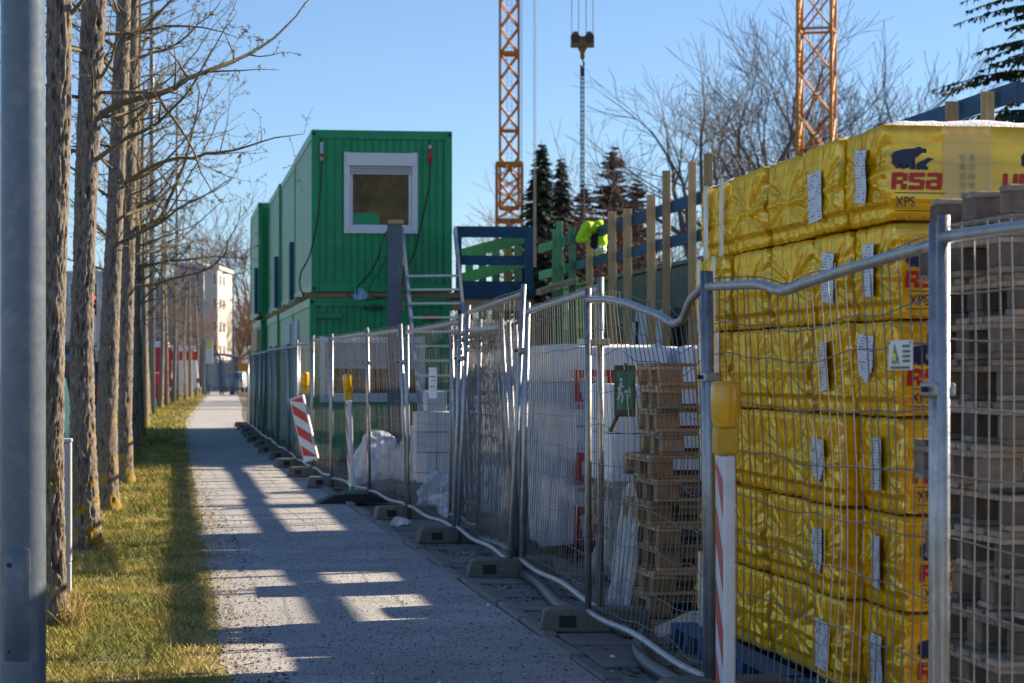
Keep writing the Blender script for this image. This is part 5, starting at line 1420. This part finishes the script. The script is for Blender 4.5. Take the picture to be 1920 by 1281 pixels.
# neon jacket hung over the rail
def jacket():
    a = WX(1108, 440, XG-.12)
    t = thing('safety_jacket', 'neon yellow safety jacket draped over the guard railing', 'jacket', (a.x, a.y, 0))
    def sheet(name, out, m_, off, seed):
        # out: list of rows, each row ((px,py),(px,py))
        mb = MB(); nr = len(out); K = 10
        rows = 16
        for i in range(rows+1):
            s_ = i/rows*(nr-1); i0 = min(nr-2, int(s_)); f = s_-i0
            l = Vector(out[i0][0]).lerp(Vector(out[i0+1][0]), f); r = Vector(out[i0][1]).lerp(Vector(out[i0+1][1]), f)
            for j in range(K+1):
                q = l.lerp(r, j/K); p = W(q.x, q.y, zc(a)-.02-off-.10*math.sin(j/K*3.14)-.06*noise.noise((j*.5+seed, i*.35, 0)))
                mb.v.append((p.x-a.x, p.y-a.y, p.z))
        for i in range(rows):
            for j in range(K):
                q = i*(K+1)+j; mb.f.append((q, q+1, q+K+2, q+K+1)); mb.mi.append(0)
        o = mb.build(name, M[m_], t, smooth=True); so = o.modifiers.new('solid','SOLIDIFY'); so.thickness = .035; return o
    sheet('back', [((1096,416),(1128,416)),((1092,424),(1130,424)),((1088,440),(1120,432)),((1084,452),(1108,442))], 'hivis', .05, 1)
    sheet('sleeve', [((1098,418),(1112,416)),((1086,440),(1104,438)),((1082,450),(1102,452)),((1084,453),(1094,455))], 'hivis', .12, 3)
    sheet('lining', [((1110,440),(1124,438)),((1108,455),(1122,455)),((1112,464),(1120,470))], 'hidark', .02, 5)
    sheet('front', [((1122,436),(1134,432)),((1120,450),(1136,448)),((1118,470),(1134,468)),((1118,480),(1132,478))], 'hivis', .03, 7)
    sheet('reflective_band', [((1119,466),(1134,464)),((1119,472),(1134,470))], 'silver', .09, 9)
jacket()

# ------------------------------------------------------------------ cranes
def mast(pxc, z, side, rot, zbot, ztop, sec, label, ladder=True, chord=.14, brace=.085):
    c = W(pxc, 695, z)
    t = thing('tower_crane', label, 'crane', (c.x, c.y, 0), rot)
    h = side/2
    cs = [(-h,-h),(h,-h),(h,h),(-h,h)]
    for x, y in cs:
        m = MB(); m.box(x-chord/2, x+chord/2, y-chord/2, y+chord/2, zbot, ztop); m.build('chord', M['crane'], t)
    k = 0; zz = zbot
    while zz < ztop:
        for i in range(4):
            a = cs[i]; b = cs[(i+1)%4]
            if k % 2: a, b = b, a
            mid = ((a[0]+b[0])/2, (a[1]+b[1])/2)
            m = MB(); m.tube([(a[0],a[1],zz),(b[0],b[1],zz+sec)], brace/2*1.2, 5); m.tube([(b[0],b[1],zz),(a[0],a[1],zz+sec)], brace/2, 5)
            m.build('brace', M['crane'], t)
        if k % 3 == 0:
            m = MB()
            for i in range(4):
                a = cs[i]; b = cs[(i+1)%4]; m.beam((a[0],a[1],zz),(b[0],b[1],zz), chord*.7, chord*(1.4 if k % 6 == 0 else .8))
            m.build('ring_frame', M['crane'], t)
        zz += sec; k += 1
    if ladder:
        m = MB()
        for s_ in (-.2,.2): m.tube([(s_,h*.5,zbot),(s_,h*.5,ztop)], .018, 5)
        q = zbot
        while q < ztop: m.tube([(-.2,h*.5,q),(.2,h*.5,q)], .012, 4); q += .33
        m.build('ladder', M['crane'], t)
    return t, c
t, c = mast(1531, 110, 1.52, R(-8-14.5), -.5, 24, 1.95, 'orange tower crane mast rising behind the yellow packs')
m = MB(); m.box(-.65,.65,-.75,.3,11.5,11.58); m.build('platform', M['darksteel'], t)
m = MB(); m.box(-.7,.8,-.8,.8,9.5,9.75); m.build('collar', M['crane'], t)
m = MB(); m.box(-1.2,-.75,-.9,-.6,8.2,9.9); m.build('sign_board', M['whitepvc'], t)
for dx, dz in ((-1.7,8.0),(1.1,9.2)):
    m = MB(); m.prism([(-.3,-.2),(.35,-.3),(.3,.25),(-.35,.2)], lambda u, v, tt: (u, tt, v), .2, -.2)
    o = m.build('floodlight', M['darksteel'], t, loc=(dx,-.6,dz))
t, c = mast(955, 188, 1.45, R(-8), 14.2, 34, 2.0, 'slim orange tower crane mast above the blue landing', chord=.19, brace=.12)
h = .98
for x, y in ((-h,-h),(h,-h),(h,h),(-h,h)):
    m = MB(); m.box(x-.12,x+.12,y-.12,y+.12,0,17.6); m.build('base_chord', M['crane'], t)
for zz in (13.2,17.6,8.0):
    m = MB()
    for a, b in (((-h,-h),(h,-h)),((h,-h),(h,h)),((h,h),(-h,h)),((-h,h),(-h,-h))): m.beam((*a,zz),(*b,zz),.15,.3)
    m.build('ring_frame', M['crane'], t)
for i in range(9):
    zz = 8+i*1.08
    for s_ in (-h, h):
        m = MB(); m.tube([(-h,s_,zz),(h,s_,zz+1.08)], .05, 5); m.tube([(h,s_,zz),(-h,s_,zz+1.08)], .05, 5); m.build('brace', M['crane'], t)
m = MB(); m.tube([(.95,-.9,12),(.95,-.9,40)], .03, 5); m.build('cable', M['darksteel'], t)
for i, px in enumerate((1001,1004)):
    a = W(px, -80, 150); m = MB(); m.tube([(0,0,8),(0,0,a.z)], .022, 5); o = m.build('hoist_rope', M['wire'], loc=(a.x, a.y, 0)); tag(o, 'thin steel hoist rope hanging beside the slim crane', 'rope', 'hoist ropes beside the slim crane')
# hook block of the crane
zk = 62.0; pm_ = zk/FPX
a = W(1092, 75, zk)
t = thing('hook_block', 'yellow black hook block hanging on four ropes', 'hook block', (a.x, a.y, a.z), -TH)
f = lambda u, v, tt: (u*pm_, tt, v*pm_)
m = MB(); m.prism([(-22,-14),(22,-14),(22,8),(16,15),(9,15),(4,6),(-4,6),(-9,15),(-16,15),(-22,8)], f, .12, -.12); bevel(m.build('block', M['craneyel'], t), .01)
for s_ in (-1, 1):
    m = MB(); m.tube([(s_*13*pm_,-.15,2*pm_),(s_*13*pm_,.15,2*pm_)], 8*pm_, 14); m.build('sheave', M['darksteel'], t)
m = MB(); m.prism([(-9,-15),(9,-15),(4,-24),(4,-35),(-4,-35),(-4,-24)], f, .07, -.07); m.build('swivel', M['craneyel'], t)
m = MB(); m.tube([(0,0,-35*pm_),(3*pm_,0,-42*pm_),(2*pm_,0,-50*pm_),(-2*pm_,0,-52*pm_),(-3*pm_,0,-47*pm_)], 2*pm_, 7); m.build('hook', M['darksteel'], t)
for s_ in (-20,-7,7,20):
    m = MB(); m.tube([(s_*pm_,0,12*pm_),(s_*pm_,0,12*pm_+14)], .010, 5); m.build('rope', M['darksteel'], t)
m = MB()
m.box(-4*pm_,4*pm_,-.05,.05,-68*pm_,-52*pm_); m.build('shackle', M['darksteel'], t)
for s_ in (-3,0,3):
    m = MB(); z_ = -66*pm_; i = 0
    while z_ > -345*pm_:
        w_ = .017 if i % 2 else .012
        m.tube([(s_*pm_,0,z_),(s_*pm_*1.02,0,z_-.06)], [w_, w_], 4, cap=False); z_ -= .06; i += 1
    m.build('chain', M['darksteel'], t)

# ------------------------------------------------------------------ trees behind the site
def bare_tree_mesh(seed, H, spread, mats, r0=.28, gens=5, first=.25, dens=1.):
    rg = random.Random(seed); mb = MB(); tr = MB()
    def grow(p, d, L, r, g, out):
        n = 6 if g > 3 else 5 if g > 1 else 3
        pts = [p]; rad = [r]; bend = Vector((rg.gauss(0,.05), rg.gauss(0,.05), .035*spread if g < gens else 0))
        for i in range(n):
            d = (d + bend + Vector((rg.gauss(0,.075), rg.gauss(0,.075), rg.gauss(0,.05)))).normalized()
            pts.append(pts[-1]+d*L/n); rad.append(max(.0085, r*(1-.45*(i+1)/n)))
        out.tube(pts, rad, 7 if g > 3 else 5 if g > 2 else 3, cap=False)
        if g <= 0: return
        k = {6:5, 5:4, 4:4, 3:4, 2:4, 1:4}.get(g, 3)
        k = max(2, int(k*dens+rg.random()*.8)); a0 = rg.uniform(0, 6.28)
        side = d.orthogonal().normalized(); sid2 = d.cross(side)
        for q in range(k):
            f = (rg.uniform(.72,1) if g == gens else rg.uniform(.3,1)) if q else 1.
            i0 = min(n-1, int(f*n)); b = pts[i0].lerp(pts[i0+1], min(1, f*n-i0))
            aa = a0+q*2.4+rg.uniform(-.4,.4); s_ = side*math.cos(aa)+sid2*math.sin(aa)
            ang = rg.uniform(.35,.75)*spread if q else rg.uniform(.05,.25)
            nd = (d*math.cos(ang)+s_*math.sin(ang)).normalized()
            grow(b, nd, L*(rg.uniform(.85,1.25) if g == gens else rg.uniform(.6,.8)), rad[min(i0+1,n)]*(rg.uniform(.8,.95) if q == 0 else rg.uniform(.55,.8)), g-1, mb)
    L0 = H*first
    grow(Vector((0,0,0)), Vector((0,0,1)), L0, r0, gens, tr)
    tr_n = tr.mesh('trunk', mats); cr = mb.mesh('crown', mats)
    return tr_n, cr
BT = [bare_tree_mesh(101, 20, 1.05, M['twig'], .6, 6, .2, .86), bare_tree_mesh(202, 20, .85, M['twig'], .52, 6, .2, .86), bare_tree_mesh(303, 14, 1.0, M['twigred'], .2, 5, .2, .9)]
for tr_, cr_ in BT:
    zs = [v.co.z for v in cr_.vertices]
    tr_['h'] = float(np.percentile(zs, 99.3))
def bare(px, ytop, z, kind, rz, label, sx_=1., group=None):
    c = W(px, 695, z); H = CAMH+(695-ytop)/FPX*z
    tr_, cr_ = BT[kind]; s_ = H/tr_['h']
    t = thing('bare_tree', label, 'tree', (c.x, c.y, -.05), rz, group); t.scale = (s_*sx_, s_*sx_, s_)
    link('trunk', tr_, t); link('crown', cr_, t)
bare(1290, 30, 120, 0, 0.4, 'large spreading bare tree between the two crane masts', 1.15)
bare(1420, 70, 128, 1, 1.9, 'bare tree with crown close against the larger crane mast', 1.0)
bare(1640, 60, 132, 1, 4.0, 'bare tree with rounded crown behind yellow packs', 1.1)
bare(1750, 130, 120, 2, 1.1, 'low bare tree beside the drooping spruce', 1.2)
bare(890, 300, 190, 2, .3, 'hazy bare tree beside the green containers', 1.3)
bare(860, 330, 200, 2, 2.3, 'small hazy bare tree behind upper green container', 1.3)
bare(1060, 300, 170, 2, 4.3, 'bare reddish tree between the two conifers', 1.2)
bare(1230, 330, 150, 2, 5.3, 'low bare reddish tree behind the jacket railing', 1.4)
bare(1340, 330, 140, 2, 3.3, 'low bare reddish tree behind the tallest planks', 1.4)
for i, (px, yt, z) in enumerate([(418,500,260),(432,530,240),(446,545,230),(458,520,270),(472,540,250),(486,500,255),(505,360,300),(524,380,310),(405,560,280)]):
    bare(px, yt, z, 2, i*1.3, 'reddish bare tree in the thicket beyond the bus shelter', 1.3, 'thicket trees beyond the bus shelter')
for i, (px, yt, z) in enumerate([(125,480,300),(160,470,310),(275,500,310)]):
    bare(px, yt, z, 2, i*1.7+.4, 'bare tree rising behind the far pale buildings', 1.0, 'bare trees behind the far buildings')
def conifer_mesh(seed, H, R0, m, droop=.35, n=26, dens=1., spray=1., thin=.20, hang=1., kb=9):
    rg = random.Random(seed); mb = MB(); tr = MB()
    tr.tube([(0,0,0),(0,0,H*.5),(0,0,H)], [H*.016,H*.01,.02], 8)
    for i in range(n):
        z0_ = H*(.08+.9*i/n)
        k = int(kb*dens)
        for j in range(k):
            z = min(H*.985, z0_+rg.uniform(-1,1)*H/n*1.3); r = R0*(1-(z/H))**.8+.15
            a = 6.283*j/k+i*1.1+rg.uniform(-.3,.3); L = r*rg.uniform(.55,1.15)
            d = Vector((math.cos(a), math.sin(a), .1)); p = Vector((0,0,z)); ns = 8; prev = p
            for s_ in range(ns):
                f = (s_+1)/ns
                q = p + Vector((d.x*L*f, d.y*L*f, L*(.18*f-droop*f*f+.12*max(0,f-.75))))
                mb.tube([prev, q], [.025*(1-f*.8)+.006]*2, 3, cap=False)
                w_ = (.34*L*(1-f*.7)+.16)*spray
                for side in (-1, 1):
                    for e in range(int(3*dens)):
                        b = prev.lerp(q, rg.random()); sd = Vector((-d.y*side, d.x*side, 0)); fw = rg.uniform(.1,.7)
                        tip = b + (sd*rg.uniform(.4,1)+d*fw)*w_ + Vector((0,0,-rg.uniform(.05,.45)*w_*hang))
                        u = Vector((rg.gauss(0,.3), rg.gauss(0,.3), 1)).normalized()*w_*thin
                        mid = b.lerp(tip, .5)
                        k0 = len(mb.v); mb.v += [tuple(b), tuple(mid+u), tuple(tip), tuple(mid-u*1.6)]; mb.f.append((k0,k0+1,k0+2,k0+3)); mb.mi.append(0)
                prev = q
    return tr.mesh('trunk', M['twig']), mb.mesh('foliage', m)
C1 = conifer_mesh(5, 18, 3.4, M['needle'], .4, 58, 1.2); C2 = conifer_mesh(6, 18, 3.6, M['needlebrown'], .15, 44, 1.0)
def conifer(px, ytop, z, me, label, sx_=1., rz=0.):
    c = W(px, 695, z); s_ = (CAMH+(695-ytop)/FPX*z)/18
    t = thing('conifer_tree', label, 'tree', (c.x, c.y, 0), rz); t.scale = (s_*sx_, s_*sx_, s_)
    link('trunk', me[0], t); link('foliage', me[1], t)
conifer(1015, 262, 160, C1, 'dark green spruce rising beside the slim crane', 1.0)
conifer(1052, 290, 165, C1, 'second dark spruce half behind the first', .9, 2.)
conifer(1150, 268, 168, C2, 'brownish conifer beyond the neon jacket railing', 1.15)
conifer(1195, 330, 175, C2, 'small brownish conifer behind the raw planks', 1.2, 1.)
conifer(1095, 340, 180, C2, 'low brownish conifer under the hanging hook chains', 1.2, 3.)
C3 = conifer_mesh(9, 14, 5.2, M['needle'], .32, 34, 1.8, .34, .2, 2.0, 5)
c = W(2005, 695, 48)
t = thing('conifer_tree', 'large dark spruce with drooping branches above the yellow packs', 'tree', (c.x, c.y, 0), .35); t.scale = (.9,.9,.95)
link('trunk', C3[0], t); link('foliage', C3[1], t)
# low hedge that closes the view under the trees
def hedge(x0, x1, y, h, label, m, n=2600, seed=1, d=3.):
    rg = random.Random(seed); mb = MB()
    for i in range(n):
        x = rg.uniform(x0, x1); yy = y+rg.uniform(0, d); z = rg.random()**.7*h*(.7+.5*noise.noise((x*.15, 0, seed)))
        a = rg.uniform(0, 6.28); l = rg.uniform(.5,1.5)
        mb.tube([(x,yy,z*.75),(x+math.cos(a)*l*.5, yy, z*.75+l*.6),(x+math.cos(a)*l, yy, z+l)], [.03,.02,.01], 3, cap=False)
    tag(mb.build('hedge', m), label, 'hedge', kind='stuff')
c = W(1000, 695, 190); hedge(c.x-9, c.x+36, c.y, 8, 'far brown thicket of bare shrubs beyond the excavation', M['twigred'], 7000, 3, 5)
c = W(450, 695, 275); hedge(c.x-4, c.x+14, c.y, 9, 'far reddish thicket beyond the bus shelter', M['twigred'], 3000, 4, 5)

# ------------------------------------------------------------------ far street: buildings, shelter, vehicles, lights
def building(pxl, pxr, ytop, z, depth, label, wallm='plaster', rows=4, cols=3, rz=0, side=None, roof=None, wx=(.18,.82), winm='winbrown'):
    a = W(pxl, 695, z); b = W(pxr, 695, z); Wd = (Vector((b.x,b.y))-Vector((a.x,a.y))).length; H = CAMH+(695-ytop)/FPX*z
    t = thing('building', label, 'building', (a.x, a.y, 0), -TH+rz)
    m = MB(); m.box(0, Wd, 0, depth, -.2, H); m.build('wall', M[wallm], t)
    m = MB(); m.box(-.2, Wd+.2, -.2, depth+.2, H+.002, H+.35); m.build('roof', M[roof or wallm], t)
    fh = H/rows
    for r in range(rows):
        for c_ in range(cols):
            x = Wd*(wx[0]+(wx[1]-wx[0])*(c_/(max(1,cols-1)) if cols > 1 else .5)); w_ = min(1.1, Wd/cols*.4)
            zz = fh*r+fh*.32
            m = MB(); m.box(x-w_/2, x+w_/2, -.04, .02, zz, zz+fh*.48); fw = m.build('window', M['whitepvc'], t)
            if c_ < 4:
                yy = depth*(.12+.24*c_); m = MB(); m.box(Wd-.02, Wd+.04, yy, yy+1.3, zz, zz+fh*.48); f2 = m.build('window', M['whitepvc'], t)
                m = MB(); m.box(Wd+.042, Wd+.06, yy+.1, yy+1.2, zz+.08, zz+fh*.48-.08); m.build('pane', M[winm], f2)
            m = MB(); m.box(x-w_/2+.08, x+w_/2-.08, -.06, -.042, zz+.08, zz+fh*.48-.08); m.build('pane', M[winm], fw)
    return t
building(378, 408, 505, 235, 12, 'white rendered block with narrow brown windows beyond the shelter', rows=5, cols=2)
building(335, 378, 500, 240, 14, 'shaded part of the white block, wall coloured grey for shade', 'wallshade_roofgrey', rows=5, cols=2)
building(286, 336, 527, 250, 12, 'lower white block with few windows behind the slender trees', rows=4, cols=3)
building(196, 290, 540, 265, 12, 'long pale block behind the parked trucks', rows=4, cols=5)
building(60, 200, 582, 225, 10, 'pale lower building behind the camper van', 'plaster', rows=3, cols=6)
building(95, 197, 515, 232, 10, 'grey blue metal clad building with slanted roof behind the tree row', 'roofblue', rows=3, cols=4, roof='wallshade_roofgrey', winm='winglass')
def shelter():
    z = 156; a = W(387, 740, z); b = W(440, 740, z)
    t = thing('bus_shelter', 'blue framed glass bus shelter at the end of the path', 'bus shelter', (a.x, a.y, 0), -TH)
    w_ = (b-a).length; H = 2.45
    for x in (0, w_*.5, w_):
        for y in (0, 1.4):
            m = MB(); m.box(x-.05,x+.05,y-.05,y+.05,0,H); m.build('post', M['shelter'], t)
    m = MB()
    for i in range(10):
        x0_ = -.2+(w_+.4)*i/10; x1_ = -.2+(w_+.4)*(i+1)/10
        f = lambda x: H+.22*math.sin(math.pi*(x+.2)/(w_+.4))
        m.quad((x0_,-.3,f(x0_)),(x1_,-.3,f(x1_)),(x1_,1.7,f(x1_)),(x0_,1.7,f(x0_)))
        m.quad((x0_,-.3,f(x0_)-.15),(x1_,-.3,f(x1_)-.15),(x1_,-.3,f(x1_)),(x0_,-.3,f(x0_)))
    m.build('roof', M['shelter'], t)
    for i in range(2):
        m = MB(); m.box(.06+i*w_*.5, w_*.5-.06+i*w_*.5, .0, .02, .25, H-.2); m.build('glass_pane', M['shelterglass'], t)
    m = MB(); m.box(w_*.33,w_*.7,.05,.15,.5,H-.35); m.build('poster', M['poster'], t)
    m = MB(); m.box(.3,w_-.3,.9,1.3,.42,.48); m.build('bench', M['shelter'], t)
    m = MB(); m.box(w_-.35,w_-.1,.3,.6,0,.9); m.build('bin', M['shelter'], t)
shelter()
def stop_sign():
    z = 148; a = W(390, 740, z); pm = z/FPX
    t = thing('bus_stop_sign', 'bus stop sign with round yellow disc on grey plate', 'bus stop sign', (a.x, a.y, 0), -TH)
    m = MB(); m.tube([(-.2,0,0),(-.2,0,3.5)], .04, 8); m.build('pole', M['lamp_paint'], t)
    m = MB(); m.box(-.15,.3,-.03,.03,2.0,3.45); m.build('plate', M['palepanel'], t)
    m = MB(); m.tube([(.07,-.035,3.12),(.07,-.05,3.12)], .21, 20); m.build('disc', M['signyellow'], t)
stop_sign()
def far_lamp(px, ybase, ytop, z, label, arms, r=.07):
    c = W(px, 695, z); H = CAMH+(695-ytop)/FPX*z
    t = thing('street_lamp', label, 'street lamp', (c.x, c.y, 0), -TH)
    m = MB(); m.tube([(0,0,0),(0,0,H*.5),(0,0,H)], [r, r*.85, r*.6], 10); m.build('pole', M['lamp_paint'], t, smooth=True)
    for s_, L in arms:
        m = MB(); m.beam((0,0,H-.05),(s_*L,0,H+.1),.06,.06); m.box(min(s_*L, s_*(L+.6)), max(s_*L, s_*(L+.6)), -.12, .12, H+.05, H+.16); m.build('lamp_head', M['lamp_paint'], t)
far_lamp(285, 778, -40, 86, 'tall grey lamp post among the slender trees', [(-1,1.0)], .12)
far_lamp(332, 752, 190, 125, 'thin grey lamp post beyond the tall one', [(-1,1.0)], .1)
far_lamp(381, 742, 468, 160, 'lamp post with one arm beside the bus stop', [(-1,.8)], .09)
far_lamp(438, 740, 515, 190, 'double-armed lamp post beyond the bus shelter', [(-1,.3),(1,.3)], .09)
def signal(px, py, z, label):
    c = W(px, py, z)
    t = thing('traffic_light', label, 'traffic light', (c.x, c.y, 0), -TH)
    m = MB(); m.box(-.16,.16,-.1,.1,c.z-.45,c.z+.45); bevel(m.build('housing', M['black'], t), .03)
    for i, mm in enumerate(('redlight','black','black')):
        m = MB(); m.tube([(0,-.1,c.z+.28-i*.28),(0,-.13,c.z+.28-i*.28)], .105, 16); m.build('lens', M[mm], t)
        v = MB()
        for j in range(9):
            a0 = math.pi*j/9; a1 = math.pi*(j+1)/9; zz = c.z+.28-i*.28
            v.quad((math.cos(a0)*.12,-.1,zz+math.sin(a0)*.12),(math.cos(a1)*.12,-.1,zz+math.sin(a1)*.12),(math.cos(a1)*.12,-.28,zz+math.sin(a1)*.12),(math.cos(a0)*.12,-.28,zz+math.sin(a0)*.12))
        v.build('visor', M['black'], t)
    m = MB(); m.tube([(.0,.12,0),(.0,.12,c.z+.3)], .06, 10); m.build('pole', M['lamp_paint'], t)
signal(175, 571, 100, 'traffic light showing red between two tree trunks')
signal(307, 650, 150, 'far small traffic light by the red truck')
# vehicles: body from a side profile, swept across the width
def vehicle(name, label, cat, x, y, L, Wd, prof, m_, glass, z0=.3, wheels=True, rz=0., tail=None, stripes=()):
    """x = right side (towards the verge), y = rear end; prof: (y, z) outline of the side"""
    t = thing(name, label, cat, (x-Wd/2, y, 0), rz)
    mb = MB(); n = len(prof)
    tum = lambda z: 1-.10*max(0, (z-1.0))/1.0 if z > 1.0 else 1
    secs = [(-1,.94),(-.97,1.),(.97,1.),(1,.94)]
    for s_, k in secs:
        for (yy, z) in prof:
            cy = L/2; mb.v.append((s_*Wd/2*tum(z), cy+(yy-cy)*(1 if k == 1 else .985), z0+(z-z0)*(1 if k == 1 else .985)))
    for i in range(3):
        for j in range(n):
            a = i*n+j; b = i*n+(j+1)%n; mb.f.append((b, a, a+n, b+n)); mb.mi.append(0)
    mb.f.append(tuple(range(n))); mb.mi.append(0); mb.f.append(tuple(reversed(range(3*n,4*n)))); mb.mi.append(0)
    o = mb.build('body', M[m_], t); bevel(o, .05, 3)
    for (nm_, pts, mm) in glass:
        g_ = MB(); g_.prism(pts, lambda u, v, tt: (u, tt, v), 0, -.02); g_.build(nm_, M[mm], t)
    for side in (-1, 1):
        for yy in (L*.2, L*.79):
            if not wheels: continue
            m = MB(); m.tube([(side*(Wd/2-.2), yy, .32),(side*(Wd/2+.005), yy, .32)], .32, 20); w_ = m.build('wheel', M['black'], t)
            m = MB(); m.tube([(side*(Wd/2+.006), yy, .32),(side*(Wd/2+.02), yy, .32)], .2, 16); m.build('rim', M['alu'], w_)
        for (zz, h_) in (tail or []):
            m = MB(); m.box(side*Wd/2*.93-.09, side*Wd/2*.93+.04, -.03, .06, zz, zz+h_); m.build('tail_light', M['tail'], t)
    return t
van = [(0,.35),(0,1.1),(.05,1.9),(.15,2.02),(3.3,2.04),(3.7,1.9),(4.35,1.2),(5.0,1.02),(5.1,.4)]
v = vehicle('parked_van', 'blue grey van parked beyond the verge trees', 'van', -1.40, 48.5, 5.1, 1.85, van, 'carblue', [('rear_window', [(-.68,1.2),(.68,1.2),(.62,1.75),(-.62,1.75)], 'winglass')], tail=[(.9,.45)])
m = MB(); m.box(.78,.9,.6,3.2,1.2,1.75); m.build('side_window', M['winglass'], v)
m = MB(); m.box(-.8,.8,0,3.2,2.06,2.14); m.build('roof_rack', M['carblue'], v)
car = [(0,.35),(-.02,.75),(.05,.95),(.45,1.45),(1.2,1.5),(2.3,1.46),(3.1,1.0),(4.1,.85),(4.25,.4)]
vehicle('parked_car', 'dark petrol hatchback parked behind the grey cabinet', 'car', -1.58, 36.2, 4.25, 1.75, car, 'cardark', [('rear_window', [(-.62,1.0),(.62,1.0),(.52,1.4),(-.52,1.4)], 'winglass')], tail=[(.75,.2)])
def at_road(px, z): return W(px, 695, z)
c = at_road(443, 175)
vehicle('parked_car', 'silver car standing beyond the bus shelter', 'car', c.x+.5, c.y, 4.25, 1.75, car, 'carsilver', [('rear_window', [(-.62,1.0),(.62,1.0),(.52,1.4),(-.52,1.4)], 'winglass')], tail=[(.75,.2)], rz=-TH)
c = at_road(446, 200)
m = MB(); m.box(-.9,.9,0,2,.0,2.2); o = m.build('orange_container', M['orange'], loc=(c.x, c.y, 0)); bevel(o, .03); tag(o, 'orange yellow box beyond the silver car', 'container')
truck = [(0,.5),(0,3.0),(.05,3.1),(6.4,3.1),(6.45,3.0),(6.45,.5)]
c = at_road(304, 128)
v = vehicle('parked_truck', 'red and white box truck behind the slender trees', 'truck', c.x+.6, c.y, 6.4, 2.3, truck, 'carwhite', [('red_panel', [(-1.05,.7),(1.05,.7),(1.05,2.8),(-1.05,2.8)], 'carred')], tail=[(.8,.3)])
c = at_road(346, 148)
v = vehicle('parked_truck', 'red banded white truck by the bus stop', 'truck', c.x+.9, c.y, 6.4, 2.3, truck, 'carwhite', [('red_panel', [(-1.05,2.2),(1.05,2.2),(1.05,2.75),(-1.05,2.75)], 'carred')], tail=[(.8,.3)])
c = at_road(294, 105)
vehicle('parked_car', 'red car parked near the tall lamp post', 'car', c.x+.2, c.y, 4.25, 1.75, car, 'carred', [('rear_window', [(-.62,1.0),(.62,1.0),(.52,1.4),(-.52,1.4)], 'winglass')], tail=[(.75,.2)])
c = at_road(283, 88)
vehicle('parked_car', 'white car parked behind the tall lamp post', 'car', c.x-.3, c.y, 4.25, 1.75, car, 'carwhite', [('rear_window', [(-.62,1.0),(.62,1.0),(.52,1.4),(-.52,1.4)], 'winglass')], tail=[(.75,.2)])
